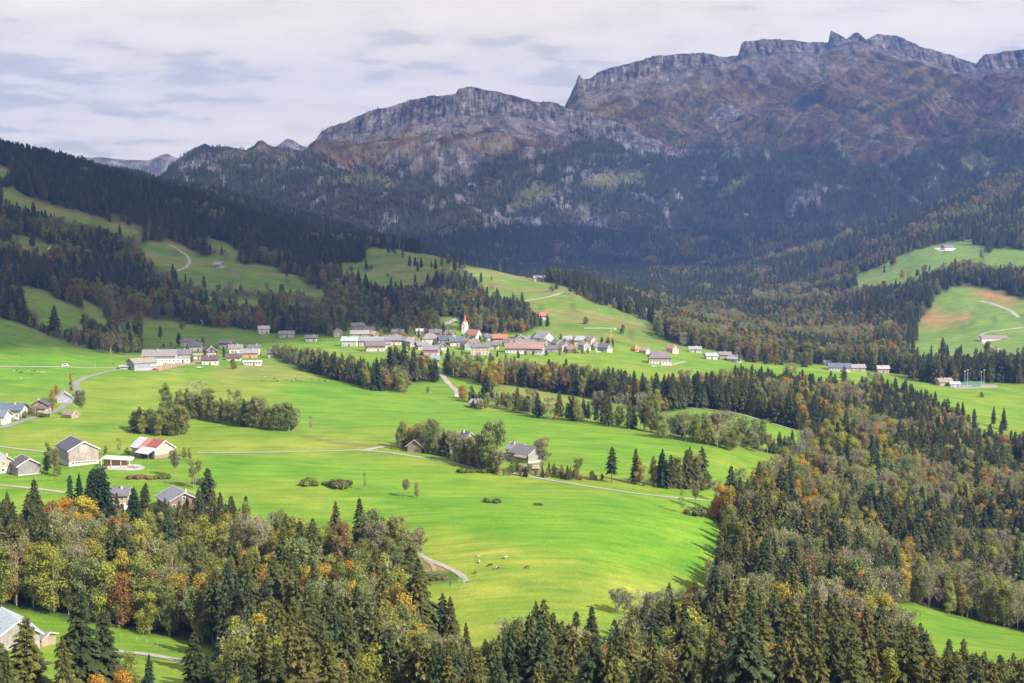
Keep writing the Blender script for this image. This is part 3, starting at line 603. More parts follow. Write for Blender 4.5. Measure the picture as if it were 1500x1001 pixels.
def low_spruce(seed):
    r = random.Random(seed); B = LeafB()
    for k in range(5):
        z = 3 + k * 4.2; R = 3.9 * (1 - k / 5.6) * r.uniform(.85, 1.1); n = 7; a0 = r.random() * 6
        for i in range(n):
            a = a0 + 6.283 * i / n; b = a + .95; q = R * r.uniform(.75, 1.15)
            B.tri(Vector((0, 0, z + 5.2)), Vector((math.cos(a) * R, math.sin(a) * R, z - r.uniform(0, 1.4))), Vector((math.cos(b) * q, math.sin(b) * q, z - r.uniform(0, 1.2))), r.uniform(.7, 1.25))
    return B.mesh('far_spruce', M_NEEDLE)
def low_broad(seed):
    r = random.Random(seed); B = LeafB()
    for k in range(70):
        v = Vector((r.gauss(0, 1), r.gauss(0, 1), r.gauss(0, 1))).normalized(); p = Vector((v.x * 4, v.y * 4, 9 + v.z * 6)) * r.uniform(.75, 1.05)
        n = (v + Vector((r.uniform(-.5, .5), r.uniform(-.5, .5), .3))).normalized(); u = n.orthogonal() * 1.5; w = n.cross(u); B.quad(p, u, w, r.uniform(.7, 1.25))
    return B.mesh('far_broadleaf', M_LEAF)

def proto_collection(name, meshes):
    col = bpy.data.collections.new(name)          # not linked to the scene: only instanced by the wood
    for i, me in enumerate(meshes):
        o = bpy.data.objects.new('%s_%02d' % (name, i), me); col.objects.link(o)
    return col
def joined(name, crown, trunk):
    bm = bmesh.new(); me = bpy.data.meshes.new(name)
    n = len(crown.vertices); Vc = np.zeros(n * 3, np.float32); crown.vertices.foreach_get('co', Vc)
    m2 = len(trunk.vertices); Vt = np.zeros(m2 * 3, np.float32); trunk.vertices.foreach_get('co', Vt); bm.free()
    fc = [tuple(p.vertices) for p in crown.polygons]; ft = [tuple(v + n for v in p.vertices) for p in trunk.polygons]
    me.from_pydata(np.vstack([Vc.reshape(-1, 3), Vt.reshape(-1, 3)]).tolist(), [], fc + ft)
    me.materials.append(crown.materials[0]); me.materials.append(trunk.materials[0])
    me.polygons.foreach_set('material_index', [0] * len(fc) + [1] * len(ft))
    at = me.attributes.new('shade', 'FLOAT_COLOR', 'FACE'); sh = np.ones((len(fc) + len(ft), 4), np.float32); c = np.zeros(len(fc) * 4, np.float32)
    crown.attributes['shade'].data.foreach_get('color', c); sh[:len(fc)] = c.reshape(-1, 4); at.data.foreach_set('color', sh.ravel()); me.update(); return me
def scatter_object(name, label_kind, col, P, scl, rot, pick, tint):
    N = len(P)
    me = mesh_np(name, P, attrs={'tint': ('POINT', 'FLOAT_COLOR', np.concatenate([tint, np.ones((N, 1))], 1)), 'scl': ('POINT', 'FLOAT_VECTOR', scl), 'rot': ('POINT', 'FLOAT_VECTOR', rot), 'pick': ('POINT', 'INT', pick)})
    o = link(name, me, kind='stuff')
    g = bpy.data.node_groups.new(name, 'GeometryNodeTree'); g.interface.new_socket('Geometry', in_out='INPUT', socket_type='NodeSocketGeometry'); g.interface.new_socket('Geometry', in_out='OUTPUT', socket_type='NodeSocketGeometry')
    n = g.nodes; gi = n.new('NodeGroupInput'); go = n.new('NodeGroupOutput'); ip = n.new('GeometryNodeInstanceOnPoints'); ci = n.new('GeometryNodeCollectionInfo')
    ci.inputs['Collection'].default_value = col; ci.inputs['Separate Children'].default_value = True; ci.inputs['Reset Children'].default_value = True; ip.inputs['Pick Instance'].default_value = True
    def na(nm, t): x = n.new('GeometryNodeInputNamedAttribute'); x.data_type = t; x.inputs['Name'].default_value = nm; return x.outputs['Attribute']
    L = g.links.new; L(gi.outputs[0], ip.inputs['Points']); L(ci.outputs[0], ip.inputs['Instance']); L(na('pick', 'INT'), ip.inputs['Instance Index']); L(na('rot', 'FLOAT_VECTOR'), ip.inputs['Rotation']); L(na('scl', 'FLOAT_VECTOR'), ip.inputs['Scale']); L(ip.outputs[0], go.inputs[0])
    mod = o.modifiers.new('scatter', 'NODES'); mod.node_group = g
    return o
# tints (real leaf colours)
T_SP = np.array([[.060, .076, .026], [.072, .086, .028], [.094, .100, .030], [.044, .066, .032], [.100, .104, .032], [.114, .106, .036]])
T_BR = np.array([[.25, .26, .045], [.20, .22, .05], [.33, .26, .04], [.40, .22, .03], [.28, .155, .05], [.16, .20, .06], [.17, .20, .06], [.25, .19, .08], [.27, .29, .08], [.19, .125, .06]])
T_BRN = ['yellow green', 'olive green', 'golden yellow', 'orange yellow', 'rusty orange', 'dark green', 'dull green', 'brownish', 'pale green', 'russet']
P_BR = {'front': [.28, .19, .13, .07, .03, .05, .10, .06, .09, 0], 'right': [.19, .17, .13, .09, .04, .06, .14, .10, .06, .02], 'hedge': [.14, .16, .05, .03, .01, .16, .2, .05, .2, 0], 'hill': [.08, .18, .05, .05, .01, .16, .22, .21, .03, .01], 'righthill': [.05, .15, .05, .04, .02, .14, .22, .25, .03, .05], 'band': [.10, .14, .14, .10, .04, .12, .14, .17, .03, .02]}
T_BA = np.array([[.28, .27, .12], [.22, .26, .09], [.26, .23, .14], [.31, .32, .10]])
WT = []   # x, y, z, h, species(0,1,2), zone, explicit
def zone_of(px, py, Y):
    if Y < 560 and px < 720: return 'front'
    if Y < 450: return 'front'
    if px > 1040 and py > 640 and Y < 1150: return 'right'
    if Y < 1240 and px > 690: return 'band'
    if Y < 1240: return 'hedge'
    return 'hill' if px < 880 or Y > 2900 and px < 950 else 'righthill'
SPEC = {'front': (.44, .37, .19), 'right': (.42, .34, .24), 'band': (.60, .34, .06), 'hedge': (.45, .42, .13), 'hill': (.80, .17, .03), 'righthill': (.58, .38, .04)}
def scatter_woods():
    out = []
    for y0, y1, cell in ((225, 400, 5.0), (400, 620, 5.4), (620, 1240, 6.0), (1080, 1700, 7.2), (1700, 2900, 8.2), (2900, 4880, 11.5)):
        xm = y1 * .39; nx = int(2 * xm / cell); ny = int((y1 - y0) / cell)
        jx = RNG.random((ny, nx)); jy = RNG.random((ny, nx)); X = -xm + (np.arange(nx)[None] + jx) * cell; Y = y0 + (np.arange(ny)[:, None] + jy) * cell
        X = X.ravel(); Y = Y.ravel(); k = (np.abs(X) < Y * .375 + 8)
        if y0 == 1080: k &= Y > 1240
        X = X[k]; Y = Y[k]; Z = gz(X, Y); px, py = to_pix(X, Y, Z); m = wood_mask(px, py, Y)
        if y0 == 1080: pass
        X, Y, Z, px, py = X[m], Y[m], Z[m], px[m], py[m]
        vis = (Z + 26) / Y > sight(X, Y); X, Y, Z, px, py = X[vis], Y[vis], Z[vis], px[vis], py[vis]
        # small gaps
        gap = (fbm(X / 22, Y / 22, 301, 3) < -.42) | ((X < 0) & (Y > 1300) & (Y < 2350) & (fbm(X / 70, Y / 110, 303, 3) < -.24)); keep = ~gap | (RNG.random(len(X)) < .25); X, Y, Z, px, py = X[keep], Y[keep], Z[keep], px[keep], py[keep]
        out.append(np.stack([X, Y, Z, px, py], 1))
    # band of hill wood nearer than the village line
    P = np.vstack(out); n = len(P); X, Y, Z, px, py = P.T
    cl = fbm(X / 38, Y / 38, 311, 3) * 1.1 + RNG.uniform(-.5, .5, n); far = Y > 1500
    cl = np.where(far, fbm(X / 70, Y / 90, 313, 3) * 1.2 + RNG.uniform(-.45, .45, n), cl)
    u = .5 + .5 * np.clip(cl / .95, -1, 1)
    sp = np.zeros(n, int); h = np.zeros(n); zn = []
    for i in range(n):
        z = zone_of(px[i], py[i], Y[i]); a, b, c = SPEC[z]
        if z == 'hill' and Y[i] < 1750 and py[i] > 385: a, b, c = .38, .56, .06
        if z == 'hill' and 60 < px[i] < 560 and py[i] > 430: a, b, c = .30, .60, .10
        if z == 'hill' and px[i] < 350 and py[i] < 385 : a, b, c = .93, .05, .02
        if z == 'hill' and px[i] < 640 and 335 < py[i] < 420 and Y[i] < 2150: a, b, c = .50, .44, .06
        if z == 'righthill' and py[i] > 470 and px[i] < 1330: a, b, c = .40, .50, .10
        if z == 'front' and px[i] > 60 and px[i] < 420 and py[i] > 800 and Y[i] > 400: a, b, c = .26, .42, .32
        if z == 'front' and px[i] < 75 and Y[i] > 430: a, b, c = .85, .1, .05
        if z == 'front' and Y[i] < 400: a, b, c = (.54, .36, .10) if px[i] > 620 else (.58, .32, .10)
        if z == 'right' and px[i] > 1160 and py[i] < 790: a, b, c = .30, .44, .26
        if z == 'right' and py[i] > 800: a, b, c = .50, .38, .12
        # thresholds on the clustered value u (roughly uniform)
        sp[i] = 0 if u[i] < a * .9 + .05 else (1 if u[i] < (a + b) * .9 + .05 else 2); zn.append(z)
        h[i] = {0: 23, 1: 17.5, 2: 16.5}[sp[i]]
    h *= np.where(RNG.random(n) < .18, RNG.uniform(.35, .7, n), RNG.uniform(.66, 1.16, n)) * (1 + .10 * fbm(X / 60, Y / 60, 331, 2))
    h[(sp == 0) & (Y > 2500)] *= 1.08
    zr = np.array([z_ in ('righthill', 'band') for z_ in zn]); h = np.where(zr & (sp > 0), h * 1.16, h); h = np.where(zr & (sp == 0) & (Y > 1240), h * .92, h)
    # lower trees along the upper edge of the wood below the farmhouses and by the meadow's foot
    edge = (Y < 395) & (Y > 300) & (px > 620) & (px < 1000); h[edge] *= .82
    h[(Y < 300) & (px > 560) & (px < 1080)] *= .88
    e = (Y < 640) & (Y > 455) & (px < 620) & (py < 830); h[e] *= .74
    e = (Y > 455) & (Y < 1240) & (px > 1010) & (px < 1110) & (py > 700); h[e] *= .85
    e = (Y > 800) & (Y < 1240) & (px > 880) & (py < 660); h[e] *= 1.0; e = (Y > 800) & (Y < 1240) & (px < 880); h[e] *= .76
    # nothing hides what the photo shows open: the outline of the tree tops, front and middle distance
    hp = h * F / Y; top = py - hp
    def lim(m, pts): 
        nonlocal hp
        L = np.interp(px, [p[0] for p in pts], [p[1] for p in pts]) + RNG.uniform(-5, 14, n); over = m & (py - hp < L); hp = np.where(over, py - L, hp)
    lim((Y < 420) & (px > 620) & (px < 1045), [(620, 925), (690, 948), (740, 918), (780, 885), (830, 902), (880, 930), (905, 908), (940, 885), (1045, 862)])
    lim((Y > 395) & (Y < 700) & (px < 640), [(-20, 728), (50, 712), (100, 728), (150, 700), (200, 738), (250, 728), (280, 728), (300, 705), (340, 728), (400, 733), (450, 748), (480, 768), (530, 752), (560, 768), (610, 790), (622, 830), (640, 850)])
    lim((Y < 520) & (px > 1296), [(1296, 905), (1320, 905), (1350, 915), (1372, 958), (1388, 938), (1440, 955), (1520, 960)])
    lim((Y > 700) & (Y < 1240) & (px > 380) & (px < 690), [(390, 495), (430, 512), (470, 512), (500, 520), (540, 526), (570, 508), (640, 512), (690, 524)])
    lim((Y > 700) & (Y < 1240) & (px > 685), [(690, 520), (760, 519), (800, 524), (870, 532), (900, 541), (950, 549), (990, 549), (1030, 545), (1070, 530), (1100, 533), (1150, 536), (1200, 538), (1250, 542), (1290, 540), (1330, 552), (1370, 570), (1400, 586), (1430, 598), (1460, 612), (1520, 620)])
    for c in CLEAR:
        for q in (.45, .8): hp = np.where(inpoly(px, py - hp * q, c) & (RNG.random(n) < .85), hp * np.where(q < .6, .2, q * .8), hp)
    h2 = hp * Y / F; keep = h2 > h * .42; zn = [z for z, k in zip(zn, keep) if k]
    return X[keep], Y[keep], Z[keep], px[keep], py[keep], sp[keep], h2[keep], zn
X, Y, Z, PX, PY, SPC, HH, ZN = scatter_woods()
# the front row on the near slope at the left stands in single trees
_k = ~((Y < 330) & (PX < 345)); X, Y, Z, PX, PY, SPC, HH = [q[_k] for q in (X, Y, Z, PX, PY, SPC, HH)]; ZN = [z for z, k in zip(ZN, _k) if k]

TREES = [dict(x=X[i], y=Y[i], z=Z[i], px=PX[i], py=PY[i], s=int(SPC[i]), h=HH[i], zn=ZN[i], tint=None, lab=None) for i in range(len(X))]
def at_pix(px, py, s, hpx, tint=None, lab=None, Yv=None, zn='hedge', pick=None, wide=1.0, grp=None):
    """one tree at a place of the photo; hpx: its height there in pixels"""
    if Yv is None: x, y, z = hit(px, py)
    else:
        a, k = pix_ray(px, py); y = Yv; x = float(a) * y; z = float(gz(x, y))
    TREES.append(dict(x=x, y=y, z=z, px=px, py=py, s=s, h=hpx * y / F * 1.0, zn=zn, tint=tint, lab=lab, pick=pick, wide=wide, grp=grp, own=True))
YG, OL, GO, OY, RU, DG, DU, BN, PG = [tuple(T_BR[i]) for i in range(9)]
# front row, bottom left: placed by their tops (the feet are below the frame)
def front(px, top, y, s, tint=None, lab=None, pick=None, wide=1.0):
    a, k = pix_ray(px, top); x = float(a) * y; z = float(gz(x, y)); h = y * float(k) - z
    TREES.append(dict(x=x, y=y, z=z, px=px, py=float(to_pix(x, y, z)[1]), s=s, h=h, zn='front', tint=tint, lab=lab, pick=pick, wide=wide, own=True))
for q in ((-22, 868, 262, 0, None, 'dark spruce cut off by the left edge of the photo in the bottom corner', 0, 1.3), (38, 902, 268, 0, None, 'broad dark spruce standing right in front of the barn with the metal roof', 3, 1.25), (8, 950, 255, 0, None, 'short dark spruce in the bottom left corner beside the barn', 3, 1.1),
          (116, 862, 285, 0, (.05, .068, .022), 'large broad spruce right of the barn with the metal roof', 0, 1.35), (150, 893, 292, 0, (.05, .065, .024), 'spruce leaning against the largest spruce right of the barn', 3, 1.25), (92, 935, 262, 0, None, 'low spruce below the large spruce right of the barn', 3, 1.1),
          (188, 950, 300, 1, OL, 'small olive green tree on the near side of the gravel track', 4, .9), (218, 958, 285, 0, (.03, .06, .03), 'small pointed spruce on the near side of the gravel track', 3, .9), (284, 925, 300, 0, (.05, .066, .022), 'tall spruce in front of the gravel track in the bottom meadow', 1, 1.2), (304, 958, 290, 0, (.045, .062, .022), 'shorter spruce to the right of the spruce before the gravel track', 3, 1.1),
          (180, 978, 262, 1, OY, 'orange yellow young tree at the bottom edge between the spruces', 2, 1.0), (140, 985, 255, 1, OY, 'orange leafy treetop at the bottom edge below the largest spruce', 4, .9), (352, 893, 320, 0, (.042, .06, .022), 'tall spruce at the right end of the bottom meadow', 0, 1.2), (392, 880, 330, 0, None, None, 2, 1.2), (372, 925, 285, 0, (.055, .065, .022), None, 0, 1.2), (430, 905, 310, 0, (.05, .062, .02), None, 5, 1.2), (330, 965, 262, 0, (.05, .062, .02), None, 3, 1.1), (505, 940, 262, 0, (.022, .055, .035), 'blue green spruce at the bottom edge among darker ones', 1, 1.1), (552, 938, 270, 1, YG, 'yellow green tree at the bottom edge beside the blue green spruce', 0, 1.0)): front(*q)
# dense dark spruces and orange tree along the upper edge of the lower left wood
for q in ((20, 800, 0, 68), (45, 800, 0, 80), (62, 805, 0, 74), (5, 806, 0, 78), (-15, 800, 0, 82)): at_pix(*q, zn='front')
at_pix(52, 790, 0, 92, lab='pointed spruce at the upper edge of the wood below the grey barn', zn='front', pick=1)
at_pix(78, 795, 1, 66, tint=RU, lab='bright orange tree below the largest barn', zn='front', pick=0); at_pix(98, 792, 1, 68, tint=(.45, .22, .03), lab='orange and yellow tree beside the bright orange one', zn='front', pick=2)
at_pix(122, 800, 1, 78, tint=(.40, .33, .04), lab='broad golden tree in front of the dark spruces below the largest barn', zn='front', pick=0, wide=1.25); at_pix(134, 815, 1, 66, tint=(.42, .24, .03), zn='front', pick=1)
for q in ((104, 752, 58), (116, 752, 60), (140, 790, 108), (152, 790, 108), (132, 775, 84), (164, 815, 95), (200, 800, 90), (192, 790, 68), (214, 742, 36)): at_pix(q[0], q[1], 0, q[2], zn='front', tint=(.024, .048, .022))
at_pix(146, 775, 0, 92, zn='front', lab='tallest dark spruce just below the white canopy of the largest barn', tint=(.022, .045, .022), wide=1.2)
at_pix(305, 755, 0, 72, zn='front', lab='spruce standing right of the farmhouse half hidden in the wood', wide=1.15); at_pix(212, 750, 0, 40, zn='front', wide=1.4, lab='short spruce between the small house and the half hidden farmhouse')
at_pix(492, 800, 0, 68, zn='front', wide=1.1, lab='dark spruce rising left of the twin at the tip of the lower wood'); at_pix(527, 795, 0, 68, zn='front', wide=1.1, lab='dark spruce rising right of the twin at the tip of the lower wood')
for px, py, h in ((560, 822, 50), (575, 820, 55), (590, 825, 48), (603, 828, 46), (545, 818, 60), (615, 818, 42)): at_pix(px, py, 2, h, zn='front')
for px, py, h, t in ((620, 855, 14, OL), (640, 850, 10, BN), (578, 862, 34, OY), (600, 940, 66, None), (625, 942, 68, None), (648, 945, 80, None), (662, 945, 76, None), (684, 968, 60, None)): at_pix(px, py, 0 if t is None else 1, h, tint=t, zn='front')
# willows and spruces at the foot of the meadow
for px in range(905, 1040, 11): at_pix(px, 905 - abs(px - 975) * .05, 2, 30 + (px * 7 % 9), zn='right', tint=(.26, .27, .16), wide=1.3)
at_pix(980, 905, 0, 54, zn='front', lab='single dark spruce behind the pale willows at the foot of the meadow')
for px, py, h in ((783, 985, 108), (797, 985, 112), (812, 990, 98), (842, 975, 84), (866, 972, 88), (902, 985, 82), (922, 985, 100), (1015, 960, 92)): at_pix(px, py, 0, h, zn='front')
for px, py, h in ((1388, 1012, 80), (1408, 1014, 84), (1440, 1016, 66), (1462, 1015, 60), (1486, 1015, 62), (1330, 995, 92), (1347, 998, 90), (1365, 1010, 70), (1500, 1016, 55)): at_pix(px, py, 0, h, zn='front')
# the small woods and single trees on the meadow
at_pix(205, 633, 0, 38, lab='dark bushy conifer at the left end of the roundish grove on the meadow', wide=1.9, pick=3); at_pix(197, 630, 1, 30, tint=DG, pick=4)
at_pix(222, 634, 1, 38, tint=DG); at_pix(240, 636, 1, 42, tint=OL, pick=2, wide=1.3); at_pix(262, 637, 1, 46, tint=(.21, .22, .06), pick=0, wide=1.4, lab='broad olive tree at the right end of the roundish grove on the meadow'); at_pix(250, 637, 1, 38, tint=DU, pick=4)
at_pix(243, 606, 1, 46, tint=DG, pick=1, lab='dark round tree behind the roundish grove on the meadow'); at_pix(258, 606, 1, 34, tint=BN)
for i, (px, py, h, t, s) in enumerate(((275, 611, 44, DU, 1), (288, 613, 46, BN, 2), (300, 615, 40, PG, 2), (312, 617, 30, DG, 1), (322, 619, 32, DG, 1), (334, 621, 34, OL, 1), (345, 622, 36, DU, 1), (358, 625, 42, None, 0), (370, 626, 34, PG, 1), (382, 628, 38, PG, 2), (396, 630, 36, OL, 1), (408, 631, 42, DG, 1), (420, 631, 44, DG, 1), (431, 631, 34, DU, 1))): at_pix(px, py, s, h, tint=t, wide=1.1)
at_pix(455, 633, 2, 22, wide=.7, lab='thin nearly bare tree just right of the long grove on the meadow')
for px, py, s, h, t, w, lab in ((590, 657, 1, 42, OL, 1.2, 'green and orange tree at the left end of the farm grove'), (600, 657, 1, 34, OY, 1, None), (585, 655, 1, 30, DG, 1, None), (620, 662, 2, 36, None, 1, None), (632, 664, 1, 54, DG, 1.0, 'tallest dark tree in the left half of the farm grove'), (640, 664, 1, 32, YG, .9, None), (651, 668, 0, 36, None, 1.3, 'low dark spruce in the farm grove left of the hidden white house'),
    (668, 672, 1, 26, YG, 1, None), (680, 676, 1, 36, BN, 1, None), (692, 682, 2, 36, None, 1, None), (702, 684, 1, 50, PG, 1.1, None), (715, 690, 1, 60, (.20, .25, .06), 1.2, 'tall leafy tree just left of the farmhouse in the meadow'), (722, 686, 2, 58, None, 1, None), (730, 694, 2, 30, None, 1, None), (750, 693, 1, 18, DG, 1.5, None), (757, 690, 1, 17, YG, 1.3, None),
    (794, 697, 2, 52, None, .9, 'slender sparse tree just right of the farmhouse in the meadow'), (805, 696, 0, 20, None, 1, None), (812, 698, 1, 20, BN, 1.2, None), (822, 700, 1, 20, OL, 1.2, None), (846, 702, 2, 30, None, .8, None), (840, 702, 1, 14, DU, 1.3, None), (868, 703, 1, 14, DG, 1.4, None), (882, 703, 1, 10, DU, 1.5, None),
    (896, 707, 0, 54, (.045, .065, .025), 1.2, 'single spruce on a bare stem right of the farm grove'), (931, 709, 0, 54, None, 1, 'dark spruce behind the yellow tree in the row of spruces'), (938, 711, 1, 42, (.34, .27, .08), 1.0, 'yellow tree in the row of spruces on the meadow'), (957, 711, 0, 44, (.06, .07, .02), .9, None), (970, 714, 0, 58, (.022, .045, .022), 1.1, 'darkest pointed spruce in the middle of the row on the meadow'),
    (984, 714, 1, 40, DG, .9, None), (993, 714, 1, 44, DU, 1, None), (1010, 715, 0, 62, None, 1, 'left one of the two tallest spruces at the right end of the row'), (1028, 716, 0, 63, None, 1.1, 'right one of the two tallest spruces at the right end of the row'), (1018, 715, 2, 50, None, .8, None), (1038, 716, 1, 20, OL, 1.2, None),
    (595, 728, 2, 22, None, .8, 'left of two small bare trees in the open meadow'), (610, 729, 1, 25, (.26, .24, .12), .75, 'right of two small slim trees in the open meadow'), (535, 718, 2, 24, None, .7, 'bare sapling right of the hedge in the open meadow'), (997, 752, 2, 32, None, 1, 'low bare fruit tree near the right edge of the meadow'), (1019, 746, 2, 36, None, .6, None), (1083, 738, 2, 42, None, .9, None), (1107, 740, 2, 26, None, .8, None), (1050, 738, 2, 28, None, 1, None),
    (1132, 714, 0, 38, None, 1, None), (1047, 757, 0, 30, None, 1.3, None), (1062, 762, 1, 20, DG, 1.3, None), (1085, 790, 2, 34, (.25, .28, .17), 1.7, None), (1100, 800, 2, 38, (.25, .28, .17), 1.6, None), (1115, 786, 2, 38, (.25, .28, .17), 1.6, None), (1140, 806, 1, 30, RU, 1, None),
    (70, 694, 1, 48, DG, 1.1, 'dark round tree between the grey barn and the largest barn'), (84, 698, 1, 30, OL, .8, 'small yellowish tree beside the dark round tree'), (78, 696, 2, 34, None, 1, None), (155, 666, 1, 14, BN, 1.3, None), (174, 666, 2, 22, None, 1, 'round bare tree between the barn and the farm with the red roof'), (186, 667, 1, 12, DG, 1.3, None), (270, 674, 1, 20, YG, 1.1, 'bushy yellow green tree right of the farm with the red roof'), (278, 674, 1, 18, OL, 1.3, None), (258, 699, 2, 34, None, .7, None), (285, 715, 2, 40, None, 1, None),
    (104, 576, 1, 30, BN, .7, 'slim brownish tree behind the ruined shed by the road'), (83, 586, 1, 24, OY, .7, 'slim autumn tree left of the ruined shed'), (77, 603, 1, 36, (.32, .24, .05), .8, 'tall golden tree beside the dark chalet'), (116, 611, 2, 34, None, .9, 'bare tree on the bend of the road beside the brown hut'), (37, 613, 1, 12, DG, 1.3, None), (47, 610, 1, 10, BN, 1.3, None), (30, 616, 1, 10, YG, 1.2, None),
    (235, 498, 0, 20, (.05, .06, .03), 1.7, 'round dark conifer on the meadow above the large farm'), (262, 507, 0, 20, None, 1.2, None), (266, 490, 2, 16, None, 1, None), (188, 500, 0, 30, (.04, .07, .03), 1.3, None), (202, 516, 0, 20, None, 1.2, None), (297, 507, 1, 14, RU, 1, None), (342, 541, 1, 17, OL, 1.3, 'round olive tree below the low white garage'), (281, 532, 1, 16, OL, .6, None), (328, 524, 0, 18, None, .9, None), (205, 489, 1, 12, YG, 1, None),
    (553, 572, 0, 46, (.024, .045, .024), 1.1, 'dark spruce standing in front of the tree row below the village'), (627, 576, 1, 11, (.22, .26, .05), 1.2, 'lone round bush on the meadow below the village'), (535, 568, 1, 38, YG, .9, None), (590, 572, 1, 30, DU, 1, None), (566, 572, 1, 30, OY, 1, None),
    (618, 556, 1, 36, (.30, .22, .05), 1.1, 'golden tree at the right end of the spruce clump below the village'), (580, 555, 0, 50, None, 1, None), (592, 557, 0, 56, None, 1, None), (606, 556, 0, 50, None, 1, None), (572, 553, 0, 46, None, 1, None), (656, 548, 0, 40, None, 1.1, 'spruce beside the lane leading down from the church'), (672, 550, 1, 30, OL, 1.2, None), (688, 554, 1, 32, OL, 1.3, None), (700, 556, 1, 28, GO, 1.1, None),
    (678, 585, 1, 22, OY, 1.1, None), (690, 590, 1, 26, DG, 1.1, None), (712, 592, 0, 44, (.045, .06, .03), 1.4, 'tallest bushy conifer at the left end of the hedge below the village'), (738, 596, 1, 24, OY, 1, None),
    (740, 497, 1, 15, OY, 1, 'small orange tree behind the chalet with the orange roof'), (500, 500, 1, 14, OY, .7, 'small orange tree beside the white house with pale blue roof'), (912, 490, 1, 16, OL, 1.2, None), (925, 505, 2, 18, None, 1, None), (858, 475, 1, 12, BN, 1.3, None), (760, 330 + 150, 0, 24, None, 1, None),
    (968, 497, 1, 20, DU, 1.5, 'round grey green tree at the edge of the slope below the white house'), (1000, 510, 2, 22, (.26, .28, .14), 1.5, 'pale round tree behind the big farmhouse'), (720, 400 + 12, 1, 9, OY, 1.1, 'small orange tree alone on the green hill above the village'), (608, 415, 0, 14, None, 1.1, 'single small spruce on the green hill above the village'), (608, 390, 0, 14, None, 1.2, None), (578, 372, 1, 8, DG, 1.3, None), (590, 378, 0, 13, None, 1, None), (612, 397, 0, 14, None, 1.0, None), (617, 392, 0, 16, None, 1, None), (600, 392, 0, 18, None, 1, None), (632, 395, 0, 14, None, 1, None), (638, 394, 0, 16, None, 1, None),
    (772, 409, 0, 15, None, 1.1, None), (799, 409, 0, 15, None, 1.3, 'dark spruce between the two white houses on the ridge'), (808, 428, 1, 12, DG, 1.4, None), (835, 432, 0, 20, None, 1.1, None), (845, 436, 0, 16, None, 1, None), (792, 478, 0, 18, None, 1, None), (802, 479, 0, 20, None, 1, None), (788, 476, 0, 20, None, 1, None),
    (1235, 575, 0, 40, None, 1, None), (1340, 588, 1, 9, DU, 1.2, None), (1344, 588, 1, 8, DU, 1.2, None), (1438, 582, 1, 8, DU, 1.5, None), (1427, 620, 0, 22, None, 1, None), (1455, 625, 0, 30, None, .8, None), (1470, 630, 0, 34, None, .8, None), (1410, 612, 0, 24, None, .9, None),
    (1322, 408, 1, 14, OY, 1, None), (1295, 400, 0, 12, None, 1, None)):
    at_pix(px, py, s, h, tint=t, lab=lab, wide=w)
# hedgerow with taller trees along the foot of the village slope
def row(pts, n, hs, mixp, zn='band', wob=1.5, tints=None, w=1.0):
    seg = [math.hypot(b[0] - a[0], b[1] - a[1]) for a, b in zip(pts, pts[1:])]; tot = sum(seg)
    for i in range(n):
        t = (i + random.uniform(.1, .9)) / n * tot; k = 0
        while t > seg[k] and k < len(seg) - 1: t -= seg[k]; k += 1
        u = t / seg[k]; px = pts[k][0] * (1 - u) + pts[k + 1][0] * u; py = pts[k][1] * (1 - u) + pts[k + 1][1] * u + random.uniform(-wob, wob * .3)
        f = i / max(1, n - 1); h = (hs[0] * (1 - f) + hs[1] * f) * random.uniform(.7, 1.15); s = random.choices((0, 1, 2), mixp)[0]
        at_pix(px, py, s, h * (1.1 if s == 0 else .9), tint=(tuple(T_BR[random.choice(tints)]) if tints and s == 1 else None), zn=zn, wide=w)
row([(690, 592), (740, 600), (800, 614), (850, 618), (905, 626), (965, 636)], 52, (24, 48), (.3, .5, .2), 'hedge', 3)
row([(968, 642), (1010, 648), (1040, 652), (1080, 660), (1118, 664)], 34, (38, 40), (.02, .48, .5), 'hedge', 7, [5, 6, 8, 8, 0], 1.2)
row([(1120, 664), (1150, 668), (1172, 672)], 8, (28, 34), (.4, .5, .1), 'hedge')
row([(668, 676), (700, 688), (740, 698)], 12, (12, 14), (0, .9, .1), 'hedge', 1.5, [5, 6, 1, 7])
row([(606, 660), (640, 668), (668, 677)], 8, (14, 10), (0, .9, .1), 'hedge', 1.5, [5, 6, 1, 7])
row([(800, 699), (850, 704), (885, 705)], 10, (8, 10), (0, 1, 0), 'hedge', 1, [5, 6, 1, 7], 1.3)
row([(940, 712), (975, 716), (1040, 718)], 9, (9, 9), (0, 1, 0), 'hedge', .8, [5, 6, 7], 1.3)
row([(98, 503), (130, 512), (160, 518), (205, 520)], 24, (22, 32), (.3, .5, .2), 'hill', 4)
row([(1090, 722), (1110, 716), (1140, 706)], 7, (16, 26), (.2, .5, .3), 'right')
row([(645, 390), (700, 386), (770, 402)], 16, (16, 14), (.15, .55, .3), 'hill', 2, [7, 1, 5])
row([(500, 474), (545, 476), (600, 492)], 10, (22, 26), (.3, .5, .2), 'hill', 2)
row([(860, 440), (900, 452), (930, 462)], 8, (18, 16), (.3, .5, .2), 'hill', 2)
row([(1190, 532), (1260, 540), (1310, 546), (1370, 552)], 18, (14, 18), (.3, .45, .25), 'righthill', 2)
row([(1330, 556), (1360, 560), (1400, 562), (1440, 562), (1480, 562), (1520, 562)], 44, (34, 40), (1, 0, 0), 'righthill', 4)
row([(1075, 532), (1120, 534), (1190, 538)], 16, (20, 20), (.5, .4, .1), 'righthill', 2)
row([(198, 634), (230, 637), (270, 638)], 16, (30, 40), (.08, .82, .1), 'hedge', 5, [8, 6, 1, 0, 6], 1.15)
row([(262, 608), (290, 614), (330, 620), (370, 627), (435, 632)], 34, (38, 38), (.05, .65, .3), 'hedge', 4, [8, 6, 8, 0, 6, 1], 1.1)
